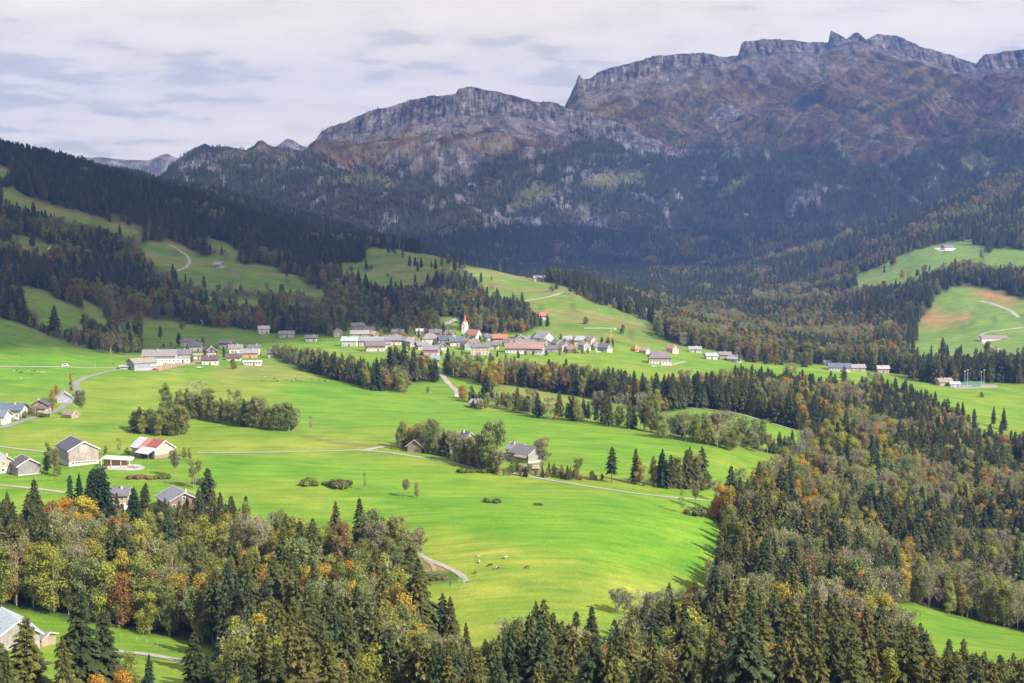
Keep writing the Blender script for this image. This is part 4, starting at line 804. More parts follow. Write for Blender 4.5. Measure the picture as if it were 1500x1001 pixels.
row([(582, 657), (606, 660), (640, 668), (668, 676), (700, 686), (728, 695)], 34, (34, 40), (.10, .6, .3), 'hedge', 6, [5, 6, 1, 0, 8, 7], 1.1)
row([(672, 674), (690, 681), (706, 687)], 9, (34, 40), (.1, .6, .3), 'hedge', 1.5, [6, 8, 7, 0], 1.1)
row([(742, 697), (800, 700), (850, 704)], 14, (15, 18), (.1, .75, .15), 'hedge', 2, [5, 6, 1, 7, 3], 1.2)
row([(955, 713), (985, 716), (1030, 717)], 10, (42, 50), (.6, .4, 0), 'hedge', 2, [5, 6, 1], 1.0)
row([(540, 780 + 30), (575, 826), (612, 830)], 10, (42, 40), (0, .5, .5), 'front', 3, [6, 5, 0], .8)
row([(1078, 760), (1095, 745), (1130, 722)], 10, (26, 34), (.25, .45, .3), 'right', 5)
row([(1060, 800), (1056, 840), (1050, 872)], 9, (50, 56), (.8, .15, .05), 'right', 3)
row([(480, 492), (520, 480), (600, 494), (660, 492)], 26, (16, 18), (.2, .7, .1), 'hill', 6, [5, 6, 1, 0], 1.1)
row([(560, 512), (640, 524), (720, 526), (800, 522), (870, 520)], 26, (9, 10), (.1, .85, .05), 'hedge', 4, [5, 6, 1, 3], 1.2)
row([(500, 506), (560, 500), (640, 500), (720, 503), (800, 506), (900, 512)], 54, (12, 15), (.2, .7, .1), 'hedge', 5, [5, 6, 1, 3], 1.2)
row([(690, 597), (700, 601), (712, 600)], 6, (16, 18), (.2, .7, .1), 'hedge', 1.5, [5, 6, 1, 7], 1.2)
row([(230, 515), (300, 520), (360, 520), (410, 528)], 16, (9, 10), (.25, .65, .1), 'hedge', 8, [5, 6, 1, 7], 1.2)
for px, py, h, t, lab in ((1168, 812, 46, GO, None), (1176, 826, 48, (.42, .27, .03), 'first golden tree of the diagonal golden line in the lower right wood'), (1184, 842, 50, GO, None), (1192, 858, 50, (.40, .25, .03), None), (1203, 876, 54, GO, None), (1215, 892, 56, (.42, .24, .03), 'last and biggest golden tree of the diagonal golden line'), (1232, 800, 44, GO, None), (1240, 815, 46, (.36, .28, .04), None), (1122, 940, 52, (.40, .17, .04), 'rusty orange tree left in the lower right wood'), (1136, 950, 48, (.38, .16, .04), None), (1225, 945, 52, (.38, .19, .05), None), (1320, 880, 50, (.36, .27, .04), 'golden tree at the upper left corner of the small right meadow'), (1392, 862, 48, (.38, .24, .05), None), (1296, 770, 36, GO, None), (1410, 755, 40, GO, None), (1476, 790, 44, (.36, .22, .05), None), (1330, 790, 40, GO, None), (1175, 625, 34, (.38, .20, .04), 'orange tree behind the lane at the upper meadow tip'), (1105, 925, 40, YG, None), (1046, 935, 44, GO, None), (800, 572, 40, (.34, .24, .05), 'orange leafy tree in the spruce belt below the brown farm'), (822, 576, 38, (.24, .11, .07), 'dull red tree in the spruce belt'), (720, 566, 40, GO, None), (733, 566, 42, (.36, .24, .04), None),
    (870, 955, 56, (.33, .28, .05), None), (938, 985, 60, GO, None), (640, 990, 50, (.42, .27, .03), 'bright golden tree at the bottom between spruces left of centre'), (578, 940, 44, (.38, .24, .04), None), (405, 1000, 90, YG, None), (350, 850, 60, YG, None), (250, 830, 66, YG, None), (425, 830, 40, (.36, .20, .04), None)):
    at_pix(px, py, 1, h, tint=t, lab=lab, zn='right', wide=1.15)
def bushes():
    L = []
    for px, py, h, n, sp_, t, lab in ((452, 712, 12, 4, 16, OL, 'bushes of the left hedge piece in the open meadow'), (497, 716, 13, 4, 22, (.15, .17, .05), 'olive bushes of the right hedge piece in the open meadow'), (722, 737, 6, 5, 24, DG, 'low dark bushes of the small hedge in the middle of the meadow'), (790, 741, 5, 2, 8, DG, 'two tiny bushes right of the small hedge'), (1020, 755, 12, 3, 20, DG, 'dark bushes at the right end of the meadow ditch'), (205, 702, 7, 6, 40, BN, 'low brown bushes in the ditch behind the small house'), (235, 702, 7, 4, 26, DG, 'low green bushes in the ditch behind the small house'),
        (60, 611, 7, 3, 20, DG, 'bushes in the garden of the dark chalet'), (45, 607, 9, 3, 14, DG, 'bushes between the white house and the dark chalet'), (625, 850, 9, 7, 40, OL, 'bushes on the scrubby bank by the bend of the track'), (480, 712, 6, 2, 12, OL, 'bushes between the two hedge pieces'), (700, 693, 8, 6, 60, DU, 'bushes at the foot of the farm grove'), (1095, 723, 8, 4, 30, (.25, .2, .06), 'bushes where the ditch meets the right wood'), (640, 1130 - 280, 7, 4, 30, BN, 'brown bushes at the top of the scrubby bank'), (300, 710, 9, 4, 30, DU, 'bushes right of the half hidden farmhouse')):
        for i in range(n):
            L.append((px - sp_ / 2 + sp_ * (i + .5) / n + random.uniform(-1.5, 1.5), py + random.uniform(-1.5, .5), h * random.uniform(.75, 1.2), t, lab))
    for i, (px, py, h, t, lab) in enumerate(L):
        x, y, z = hit(px, py); s = h * y / F / 2.4; cr, st = BU[i % 2][1:]
        e = bpy.data.objects.new('bush', None); C.objects.link(e); e.location = (x, y, z - .1); e.rotation_euler.z = random.uniform(0, 6); e.scale = (s * 1.35, s * 1.2, s)
        e['label'] = lab if lab[-6:] != 'hedge2' else lab; e['category'] = 'bush'; e['group'] = lab
        tv = [float(v * random.uniform(.85, 1.15)) for v in t]
        link('leaves', cr, e, tint=tv); link('stems', st, e)
    # singular wording per bush
bushes()

def place_trees():
    NV = {0: PSP, 1: BR, 2: BA}; nm = {0: 'spruce_tree', 1: 'broadleaf_tree', 2: 'bare_tree'}
    for t in TREES:
        t['size'] = t['h'] / t['y']; s = t['s']
        if t['tint'] is None:
            if s == 0: b = T_SP[random.choices(range(6), (3, 3, 2, 2, 1.2, .8 if t['y'] < 1500 else .2))[0]] * random.uniform(.85, 1.15); t['tn'] = 'dark green'
            elif s == 1: i = random.choices(range(10), P_BR[t['zn']])[0]; b = T_BR[i] * random.uniform(.8, 1.15) * (.92 if t['y'] > 1240 else 1.1); t['tn'] = T_BRN[i]
            else: i = random.randrange(4); b = T_BA[i] * random.uniform(.85, 1.1); t['tn'] = 'greyish'
            t['tint'] = tuple(b * (np.array([1.16, 1.10, .95]) if t['y'] < 620 and s == 0 else 1))
        else:
            d = [float(np.abs(np.array(t['tint']) - q).sum()) for q in T_BR]; t['tn'] = T_BRN[int(np.argmin(d))] if s == 1 else ('dark green' if s == 0 else 'greyish')
            t['tint'] = tuple(np.array(t['tint']) * (1.0 if s == 0 else 1.1))
        t['p'] = t.get('pick') if t.get('pick') is not None else random.randrange(len(NV[s]))
        if t['p'] >= len(NV[s]): t['p'] = 0
        t['rz'] = random.uniform(0, 6.28); t['k'] = t['h'] / NV[s][t['p']][0]
        t['w'] = t['k'] * t.get('wide', 1.0) * random.uniform(.85, 1.12)
        if s == 0 and t['y'] < 1500: t['w'] *= 1.05
    ind = []; rest = {0: [], 1: [], 2: []}
    for s, cap in ((0, 290), (1, 290), (2, 200)):
        L = [t for t in TREES if t['s'] == s and -12 < t['px'] < 1512]
        def key(t): return -(t['size'] * (1.0 if t['py'] < 1120 else .2) + (10 if t.get('lab') else 0))
        L.sort(key=key); chosen = set(id(t) for t in L[:cap]); ind += L[:cap]
        rest[s] = [t for t in TREES if t['s'] == s and id(t) not in chosen]
    return ind, rest, NV, nm
IND, REST, NV, NM = place_trees()
MARKS = [(40, 930, 'by the barn in the corner'), (250, 985, 'by the gravel track in the bottom meadow'), (60, 830, 'between the grey barn and the corner barn'), (130, 790, 'below the largest barn'), (180, 880, 'in the wood right above the bottom meadow'), (270, 780, 'below the half hidden farmhouse'), (260, 900, 'above the gravel track'), (350, 820, 'in the middle of the lower left wood'), (360, 930, 'at the right end of the bottom meadow'), (430, 860, 'left of the forest clearing'), (450, 970, 'at the bottom edge left of centre'), (540, 820, 'at the tip of the lower left wood'), (530, 920, 'below the forest clearing'), (600, 990, 'at the bottom edge just left of centre'), (640, 930, 'below the bend of the curved track'), (700, 1000, 'at the bottom edge in the centre'), (790, 980, 'at the meadow foot in the centre'), (880, 990, 'at the meadow foot right of centre'), (970, 980, 'below the pale willows'), (975, 905, 'among the pale willows at the meadow foot'), (1060, 960, 'below the right corner of the meadow'), (1070, 840, 'along the right edge of the meadow'), (1100, 770, 'where the ditch meets the right wood'), (1150, 900, 'in the lower right wood'), (1170, 800, 'on the wooded slope right of the meadow'), (1250, 860, 'left of the small right meadow'), (1240, 960, 'left below the small right meadow'), (1320, 980, 'at the small right meadow\'s lower left corner'), (1430, 1000, 'before the small right meadow'), (1400, 860, 'just above the small right meadow'), (1350, 780, 'on the ravine slope at the right'), (1450, 760, 'near the right edge in the ravine'), (1250, 720, 'in the grey wood of the ravine'), (1180, 660, 'at the tip of the upper meadow'), (1100, 620, 'behind the lane of the upper meadow'), (1000, 600, 'in the spruce belt below the big farmhouse'), (850, 590, 'in the spruce belt below the village'), (1040, 650, 'in the pale grove of the upper meadow'), (900, 620, 'in the hedgerow below the spruce belt'), (760, 600, 'in the hedgerow below the village'), (600, 555, 'in the clump below the village'), (500, 550, 'in the tree row below the village houses'), (230, 620, 'in the roundish grove on the meadow'), (350, 620, 'in the long grove on the meadow'), (650, 665, 'in the farm grove'), (980, 712, 'in the spruce row on the meadow'), (90, 600, 'by the bend of the road'), (300, 510, 'beside the hamlet houses'), (800, 560, 'just below the brown farm complex'), (1300, 610, 'in front of the bright strip of meadow'), (150, 505, 'along the stream left of the large farm'), (1400, 560, 'in the dark spruce belt behind the sports ground')]
def label_trees():
    cells = {}
    for t in IND:
        if t.get('lab'): continue
        px, py = t['px'], min(t['py'], 1000); d = [((px - m[0]) ** 2 + ((py - m[1]) * 1.3) ** 2) for m in MARKS]; w = MARKS[int(np.argmin(d))][2]
        top = t['size']; kind = {0: 'spruce', 1: t['tn'] + ' leafy tree', 2: 'bare tree'}[t['s']]
        cells.setdefault((t['s'], kind, w), []).append(t)
    for (s, kind, w), L in cells.items():
        L.sort(key=lambda t: t['px']); n = len(L)
        if n == 1: L[0]['lab'] = ('the %s %s' % (kind, w)) if s == 1 else ('only large %s %s' % (kind, w)); continue
        if n <= 3:
            for i, t in enumerate(L): t['lab'] = '%s of the %s %ss %s' % (('left', 'right')[i] if n == 2 else ('leftmost', 'middle', 'rightmost')[i], {2: 'two', 3: 'three'}[n], kind, w)
            continue
        big = max(L, key=lambda t: t['size']); big['lab'] = 'largest %s %s' % (kind, w)
        L = [t for t in L if t is not big]; L[0]['lab'] = 'leftmost %s %s' % (kind, w); L[-1]['lab'] = 'rightmost %s %s' % (kind, w)
        for t in L[1:-1]: t['lab'] = 'one of many %ss %s' % (kind, w); t['grp'] = '%ss %s' % (kind, w)
        for t in (big, L[0], L[-1]): t['grp'] = '%ss %s' % (kind, w)
label_trees()
for t in IND:
    s = t['s']; H, cr, tr = NV[s][t['p']]; e = bpy.data.objects.new(NM[s], None); C.objects.link(e)
    e.location = (t['x'], t['y'], t['z']); e.rotation_euler.z = t['rz']; e.scale = (t['w'], t['w'], t['k'])
    e['label'] = t['lab']; e['category'] = 'tree'; e['group'] = t.get('grp') or {0: 'spruces', 1: 'broadleaf trees', 2: 'bare trees'}[s] + ' of the valley'
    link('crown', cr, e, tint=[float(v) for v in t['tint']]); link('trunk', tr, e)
def stuff_woods():
    for s, nm in ((0, 'spruce_forest'), (1, 'broadleaf_forest'), (2, 'leafless_forest')):
        L = REST[s]
        if not L: continue
        far = np.array([t['y'] > 2600 for t in L])
        meshes = [joined(nm + '_tree', c, t) for H, c, t in NV[s]]; col = proto_collection(nm + '_kinds', meshes)
        P = np.array([(t['x'], t['y'], t['z']) for t in L]); scl = np.array([(t['w'], t['w'], t['k']) for t in L]); rot = np.array([(random.gauss(0, .02), random.gauss(0, .02), t['rz']) for t in L])
        scatter_object(nm, nm, col, P, scl, rot, np.array([t['p'] for t in L]), np.array([t['tint'] for t in L]))
    # woods on the mountain: small simple trees by the ten thousand
    Xn, Yn, Zn, fo, vis, ppx, ppy, alp, A, Ym = MT
    w = np.gradient(Xn, axis=1) * np.abs(np.gradient(Yn, axis=0)); okm = vis & (ppx > -20) & (ppx < 1520)
    dens = np.where(okm & ~((Yn < 5650) & (ppy < 226)), w, 0) / 120 * np.clip(fo * 1.15, 0, 1); base = np.where(okm & (ppy > 150), w, 0) / 130 * .05 * (alp < .5) * (Yn < 7300); dens = np.maximum(dens, base)
    cnt = RNG.poisson(np.clip(dens, 0, 3)); ii, jj = np.nonzero(cnt); rep = cnt[ii, jj]; ii = np.repeat(ii, rep); jj = np.repeat(jj, rep)
    nn = len(ii); fi = np.clip(ii + RNG.uniform(-.5, .5, nn), 0, Xn.shape[0] - 1.001); fj = np.clip(jj + RNG.uniform(-.5, .5, nn), 0, Xn.shape[1] - 1.001)
    i0 = fi.astype(int); j0 = fj.astype(int); fi -= i0; fj -= j0
    def bil(Q): return (Q[i0, j0] * (1 - fj) + Q[i0, j0 + 1] * fj) * (1 - fi) + (Q[i0 + 1, j0] * (1 - fj) + Q[i0 + 1, j0 + 1] * fj) * fi
    P = np.stack([bil(Xn), bil(Yn), bil(Zn) - 1], 1); n = nn
    low = sstep(280, 380, ppy[i0, j0]); cl = fbm(P[:, 0] / 160, P[:, 1] / 160, 401, 4) + RNG.uniform(-.3, .3, n)
    isb = cl > (.42 - .25 * low); k = np.where(isb, RNG.uniform(.7, 1.1, n), RNG.uniform(.55, 1.1, n)) * np.where(ppy[i0, j0] < 230, .8, 1)
    tint = np.where(isb[:, None], np.array([[.15, .085, .045], [.18, .12, .055], [.10, .10, .04], [.13, .10, .055]])[RNG.integers(0, 4, n)], T_SP[RNG.integers(0, 5, n)] * 1.0) * RNG.uniform(.8, 1.2, (n, 1))
    col = proto_collection('mountain_forest_kinds', [low_spruce(1), low_spruce(2), low_spruce(3), low_broad(4)])
    pick = np.where(isb, 3, RNG.integers(0, 3, n)); rot = np.stack([np.zeros(n), np.zeros(n), RNG.uniform(0, 6.28, n)], 1)
    scatter_object('mountain_forest', '', col, P, np.stack([k, k, k], 1), rot, pick, tint)
    print('TREES', len(TREES), 'individual', len(IND), 'mountain', n)
stuff_woods()
# ------------------------------------------------------------------ roads, tracks and yards
def gravel(name, col):
    m, nt, bs = new_mat(name); geo = nt.add('ShaderNodeNewGeometry'); n = noise(nt, geo.outputs['Position'], .8, 5, .7); n2 = noise(nt, geo.outputs['Position'], .09, 3)
    c = mult(nt, ramp(nt, n, [(.3, tuple(x * .75 for x in col)), (.7, tuple(x * 1.2 for x in col))]), ramp(nt, n2, [(.3, (.8, .84, .78)), (.7, (1.1, 1.08, 1.05))]))
    nt.ln(c, bs.inputs['Base Color']); bs.inputs['Roughness'].default_value = .9; return m
M_GRAV = gravel('pale_gravel', (.37, .34, .29)); M_ASPH = gravel('grey_asphalt', (.24, .23, .22)); M_DIRT = gravel('brown_earth', (.33, .24, .16))
def ribbon(name, pts, width, mat, step=4.0, lift=.16):
    W = [Vector(hit(px, py)) for px, py in pts]
    # smooth the corners
    for _ in range(2):
        Q = [W[0]]
        for a, b in zip(W, W[1:]): Q += [a * .75 + b * .25, a * .25 + b * .75]
        Q.append(W[-1]); W = Q
    P = []
    for a, b in zip(W, W[1:]):
        n = max(1, int((b - a).length / step))
        for i in range(n): P.append(a.lerp(b, i / n))
    P.append(W[-1]); V = []; q = []
    for i, p in enumerate(P):
        d = (P[min(i + 1, len(P) - 1)] - P[max(i - 1, 0)]); d.z = 0; d.normalize(); s = Vector((-d.y, d.x, 0)); w = width * (1 + .12 * math.sin(i * .9) * (mat is not M_ASPH))
        for t in (-.5, -.17, .17, .5):
            c = p + s * (w * t); V.append((c.x, c.y, float(gz(c.x, c.y)) + lift + (.03 if abs(t) < .2 else 0)))
        if i:
            b = (i - 1) * 4
            for k in range(3): q.append((b + k, b + k + 1, b + k + 5, b + k + 4))
    me = mesh_np(name, V, q, mats=[mat], smooth=True); link(name, me, kind='structure')
ribbon('road', [(-30, 634), (0, 627), (30, 618), (60, 609), (88, 600), (104, 588), (116, 574), (108, 565), (118, 556), (140, 549), (165, 543), (185, 541)], 4.6, M_ASPH)
ribbon('road', [(-30, 537), (40, 538), (100, 538), (170, 539)], 3.2, M_GRAV)
ribbon('footpath', [(-30, 652), (0, 654), (55, 661), (78, 664)], 2.6, M_GRAV)
ribbon('footpath', [(288, 664), (400, 663), (480, 661), (540, 659)], 2.4, M_GRAV)
ribbon('footpath', [(530, 660), (560, 662), (600, 668), (650, 676), (700, 686), (760, 696), (820, 706), (880, 716), (930, 724), (1000, 731), (1060, 738), (1090, 744)], 2.5, M_GRAV)
ribbon('footpath', [(536, 660), (552, 656), (566, 655)], 4.0, M_GRAV)
ribbon('footpath', [(-30, 708), (0, 711), (50, 716), (95, 722)], 2.6, M_GRAV)
ribbon('farm_track', [(606, 806), (622, 818), (645, 827), (668, 838), (680, 846), (683, 853)], 1.9, M_GRAV)
ribbon('farm_track', [(622, 820), (634, 828), (637, 838)], 1.4, M_DIRT)
ribbon('lane', [(640, 540), (648, 550), (657, 562), (668, 572), (672, 580)], 4.0, M_GRAV)
ribbon('lane', [(766, 441), (790, 438), (815, 433), (838, 428)], 5, M_GRAV)
ribbon('lane', [(690, 404), (730, 405), (770, 408)], 3, M_GRAV)
ribbon('lane', [(248, 359), (262, 366), (274, 374), (279, 384), (272, 393), (256, 398)], 4.5, M_GRAV)
ribbon('gravel_track', [(150, 950), (175, 955), (210, 958), (262, 967), (300, 980), (345, 996)], 4.0, M_GRAV)
ribbon('lane', [(1436, 441), (1460, 447), (1480, 455), (1492, 465)], 6, M_GRAV)
ribbon('lane', [(1500, 480), (1470, 484), (1440, 488), (1434, 495), (1440, 504), (1470, 514)], 5.5, M_GRAV)
ribbon('lane', [(1010, 598), (1050, 601), (1090, 608), (1130, 620), (1170, 632), (1205, 642)], 3, M_GRAV)
ribbon('lane', [(455, 513), (510, 516), (560, 517), (600, 515), (650, 521), (700, 521), (732, 517), (830, 516), (880, 518)], 4.2, M_ASPH)
ribbon('lane', [(1005, 530), (985, 535), (965, 537)], 4, M_GRAV)
ribbon('lane', [(650, 476), (662, 470), (672, 466)], 7, M_GRAV)
ribbon('farm_track', [(270, 545), (240, 541), (215, 541)], 4, M_DIRT)
ribbon('lane', [(620, 480 + 60), (632, 528), (640, 520)], 3, M_GRAV)
ribbon('farm_track', [(1262, 415), (1300, 398), (1320, 385)], 4, M_DIRT)
def yard(name, pts, mat, lift=.12):
    P = [Vector(hit(*p)) for p in pts]; c = sum(P, Vector()) / len(P); V = []; q = []; n = 48
    ring = []
    for i in range(n):
        t = i / n * len(P); k = int(t); ring.append(P[k].lerp(P[(k + 1) % len(P)], t - k))
    for r in range(7):
        for i in range(n):
            p = c.lerp(ring[i], r / 6); V.append((p.x, p.y, float(gz(p.x, p.y)) + lift))
    q = [((r) * n + i, (r) * n + (i + 1) % n, (r + 1) * n + (i + 1) % n, (r + 1) * n + i) for r in range(6) for i in range(n)]
    link(name, mesh_np(name, V, q, mats=[mat], smooth=True), kind='structure')
yard('farm_yard', [(152, 685), (185, 680), (205, 681), (213, 685), (208, 689), (190, 690), (160, 689)], gravel('light_concrete', (.42, .40, .37)))
yard('farm_yard', [(205, 545), (235, 544), (262, 537), (300, 533), (290, 529), (240, 534)], M_DIRT)
yard('farm_yard', [(1368, 364), (1385, 363), (1402, 364), (1396, 368), (1376, 368)], gravel('light_concrete', (.55, .53, .5)))
yard('sports_court', [(1396, 565), (1460, 564), (1462, 569), (1398, 571)], gravel('sandy_court', (.30, .28, .22)))

# ------------------------------------------------------------------ buildings
WINS = {}
def win_mesh(w, h, kind='win'):
    key = (w, h, kind)
    if key not in WINS:
        m = MB(); f = .12
        m.box(-w / 2, w / 2, -.02, .03, 0, h, 1)
        for a in ((-w / 2 - f, -w / 2, -f, h + f), (w / 2, w / 2 + f, -f, h + f), (-w / 2, w / 2, -f, 0), (-w / 2, w / 2, h, h + f)): m.box(a[0], a[1], -.02, .09, a[2], a[3], 0)
        if kind == 'win': m.box(-.04, .04, .03, .06, 0, h, 0)
        fr = plain('window_frame', (.75, .73, .70)) if kind == 'win' else wood((.16, .10, .07))
        WINS[key] = m.mesh('window' if kind == 'win' else 'door', [fr, glass() if kind == 'win' else wood((.20, .12, .07))])
    return WINS[key]
GREY, BRN, DARK, WHITE, METAL, LBLUE, RED, ORANGE, LILAC = (.20, .19, .19), (.17, .125, .11), (.075, .075, .09), (.56, .54, .52), (.50, .52, .55), (.48, .55, .62), (.34, .10, .07), (.50, .17, .08), (.27, .24, .26)
WGREY, WBRN, WDARK, WWARM, WPALE = (.30, .28, .27), (.24, .14, .085), (.085, .06, .05), (.42, .25, .14), (.50, .42, .36)
PINK, BEIGE = (.66, .50, .42), (.62, .53, .40)
def house(px, py, L, W, Hw, Hr, yaw, roof, upper, base, label, name='house', cat='house', hb=2.6, chim=1, metal=False, over=.9, nw=None, gw=True, rows=2, trim=None, winb=True, flip=False, hip=0, extra=None, Yv=None, doors=True, parts=True):
    if Yv is None: x, y, z = hit(px, py)
    else:
        a, k = pix_ray(px, py); y = Yv; x = float(a) * y; z = float(gz(x, y))
    e = bpy.data.objects.new(name, None); C.objects.link(e); e.location = (x, y, z - .15); e.rotation_euler.z = math.radians(yaw)
    e['label'] = label; e['category'] = cat; e['group'] = 'farm buildings of the valley' if cat in ('barn', 'shed') else 'houses of the valley'
    l, w = L / 2, W / 2; rise = Hr
    if base is not None:
        m = MB(); m.box(-l, l, -w, w, -2.5, hb); link('ground_floor', m.mesh('ground_floor', [plain('plaster', base, .85, var=.07, scale=.6)]), e)
    else: hb = -2.5
    m = MB(); pr = .06; m.prism([(-w - pr, hb), (w + pr, hb), (w + pr, Hw), (0, Hw + rise), (-w - pr, Hw)], 0, -l - pr, l + pr)
    um = plain('plaster', upper, .85, var=.07, scale=.6) if sum(upper) > 1.3 else wood(upper)
    if hip:  # clipped gables
        m = MB(); m.prism([(-w - pr, hb), (w + pr, hb), (w + pr, Hw), (-w - pr, Hw)], 0, -l - pr, l + pr)
    link('upper_wall', m.mesh('upper_wall', [um]), e)
    # roof: two slabs with real thickness, eaves and verge boards
    m = MB(); th = .28; sl = rise / w; ow = over; d = ow * sl; lo = l + over
    if hip:
        h = hip; b = len(m.v)
        for dz in (0, th):
            m.v += [(-lo, -w - ow, Hw - d + dz), (lo, -w - ow, Hw - d + dz), (lo, w + ow, Hw - d + dz), (-lo, w + ow, Hw - d + dz), (-l + h, 0, Hw + rise + dz), (l - h, 0, Hw + rise + dz)]
        for fs in ((0, 1, 5, 4), (1, 2, 5), (2, 3, 4, 5), (3, 0, 4)):
            m.f.append(tuple(b + 6 + i for i in fs)); m.m.append(0); m.f.append(tuple(b + i for i in fs[::-1])); m.m.append(0)
        for i, j in ((0, 1), (1, 2), (2, 3), (3, 0)): m.f.append((b + i, b + j, b + 6 + j, b + 6 + i)); m.m.append(1)
    else:
        m.prism([(-w - ow, Hw - d), (-w - ow, Hw - d + th), (0, Hw + rise + th + .02), (w + ow, Hw - d + th), (w + ow, Hw - d), (0, Hw + rise + .02)], 0, -lo, lo, 0)
    rf = link('roof', m.mesh('roof', [roofing(roof, metal), wood(WDARK)]), e)
    if not hip:
        tc = trim or (.45, .40, .36); m = MB()
        for xx in (-lo - .06, lo): m.prism([(-w - ow, Hw - d - .12), (-w - ow, Hw - d + th + .06), (0, Hw + rise + th + .1), (w + ow, Hw - d + th + .06), (w + ow, Hw - d - .12), (0, Hw + rise - .1)], 0, xx, xx + .06)
        link('verge_board', m.mesh('verge_board', [plain('painted_board', tc)]), rf)
    r = random.Random(int(px * 7 + py))
    for c in range(chim):
        m = MB(); cx = r.uniform(-.25, .25) * L if not hip else 0; cy = r.choice((-.14, .14)) * W; zt = Hw + rise + .9
        m.box(cx - .4, cx + .4, cy - .35, cy + .35, Hw, zt); m.box(cx - .5, cx + .5, cy - .45, cy + .45, zt, zt + .15, 1); link('chimney', m.mesh('chimney', [plain('chimney_plaster', (.5, .45, .42)), plain('chimney_cap', (.15, .15, .15))]), rf)
    if not parts: return e
    def put(me, nm, xx, yy, zz, rz):
        o = link(nm, me, e); o.location = (xx, yy, zz); o.rotation_euler.z = rz
    cr = math.cos(math.radians(yaw)); sr = math.sin(math.radians(yaw)); tocam = Vector((-x, -y, 0)).normalized()
    nwin = nw or max(2, int(L / 3.6)); n = 0
    # world normals of the four faces: only build what could be seen from near the photographed view
    for sg in (-1, 1):
        nv = Vector((-sr * sg, cr * sg, 0))
        if nv.dot(tocam) < -.25: continue
        for rr in range(rows):
            zz = 1.0 + rr * 2.75
            if zz + 1.3 > Hw: break
            for i in range(nwin):
                if rr == 0 and not winb: continue
                xx = -l + L * (i + .5) / nwin
                if rr == 0 and doors and i == nwin // 2: put(win_mesh(1.3, 2.1, 'door'), 'door', xx, (w + pr) * sg, 0.05, 0 if sg > 0 else math.pi); continue
                put(win_mesh(1.0, 1.25), 'window', xx, (w + pr) * sg, zz, 0 if sg > 0 else math.pi)
    for sg in (-1, 1):
        nv = Vector((cr * sg, sr * sg, 0))
        if nv.dot(tocam) < -.25 or not gw: continue
        ng = max(2, int(W / 3.4))
        for rr in range(rows + (0 if hip else 1)):
            zz = 1.0 + rr * 2.75; half = w if zz < Hw - 1 else w * (Hw + rise - zz - 1.4) / max(rise, .1)
            if half < 1.2: break
            k = ng if zz < Hw - 1.2 else max(1, int(half * 2 / 3.2))
            for i in range(k):
                yy = -half * .9 + 1.8 * half * (i + .5) / k; put(win_mesh(1.0, 1.25), 'window', (l + pr) * sg, yy, zz, (-math.pi / 2) * sg)
    if extra: extra(e, l, w, Hw, rise, put)
    return e
def strip_windows(side, z, n, span, ww=1.1, hh=.8):
    def f(e, l, w, Hw, rise, put):
        for i in range(n):
            t = -span / 2 + span * (i + .5) / n
            if side == 'x+': put(win_mesh(ww, hh), 'window', l + .07, t, z, -math.pi / 2)
            elif side == 'x-': put(win_mesh(ww, hh), 'window', -l - .07, t, z, math.pi / 2)
            elif side == 'y-': put(win_mesh(ww, hh), 'window', t, -w - .07, z, math.pi)
    return f
def barn(*a, **k):
    k.setdefault('gw', False); k.setdefault('winb', False); k.setdefault('rows', 0); k.setdefault('chim', 0)
    return house(*a, name='barn', cat='barn', **k)
def canopy(e, l, w, Hw, rise, put): pass
def big_barn_extra(e, l, w, Hw, rise, put):
    strip_windows('x+', 1.4, 8, 11, 1.0, .75)(e, l, w, Hw, rise, put)
    m = MB(); m.box(-1.8, 1.8, -.02, .08, 0, 3.2, 0); g = link('hatch', m.mesh('hatch', [wood((.48, .40, .34))]), e); g.location = (l + .07, 0, Hw - 1.4); g.rotation_euler.z = -math.pi / 2
barn(114, 678, 19, 13.4, 7.6, 3.5, -57, (.105, .10, .135), (.33, .29, .26), (.50, .48, .45), 'largest barn, tall pale board gable over a white base with a window strip', hb=2.2, over=.8, trim=(.75, .72, .68), extra=big_barn_extra)
def pavilion():
    x, y, z = hit(170, 683); e = bpy.data.objects.new('open_shed', None); C.objects.link(e); e.location = (x, y, z - .1); e.rotation_euler.z = math.radians(6)
    e['label'] = 'open wooden shed under a flat white canopy beside the largest barn'; e['category'] = 'shed'
    m = MB(); m.prism([(-6.6, 3.6), (-5.0, 4.5), (7.6, 3.5), (7.6, 3.25), (-5.0, 4.2), (-6.6, 3.3)], 1, -4.4, 3.6); link('canopy', m.mesh('canopy', [plain('white_canopy', (.82, .82, .80), .5)]), e)
    m = MB(); m.box(-5.4, 4.5, -.2, 2.8, -1.5, 2.9); link('wall', m.mesh('wall', [wood((.46, .27, .16))]), e)
    for xx in (-5.6, -1.5, 2.8, 6.6):
        m = MB(); m.box(xx - .12, xx + .12, -3.9, -3.66, -1.5, 3.4); link('post', m.mesh('post', [plain('pale_post', (.62, .58, .5))]), e)
    m = MB(); m.box(-4.5, 5.2, -3.4, -3.2, -1.5, .8); link('parapet', m.mesh('parapet', [plain('pale_post', (.62, .58, .5))]), e)
pavilion()
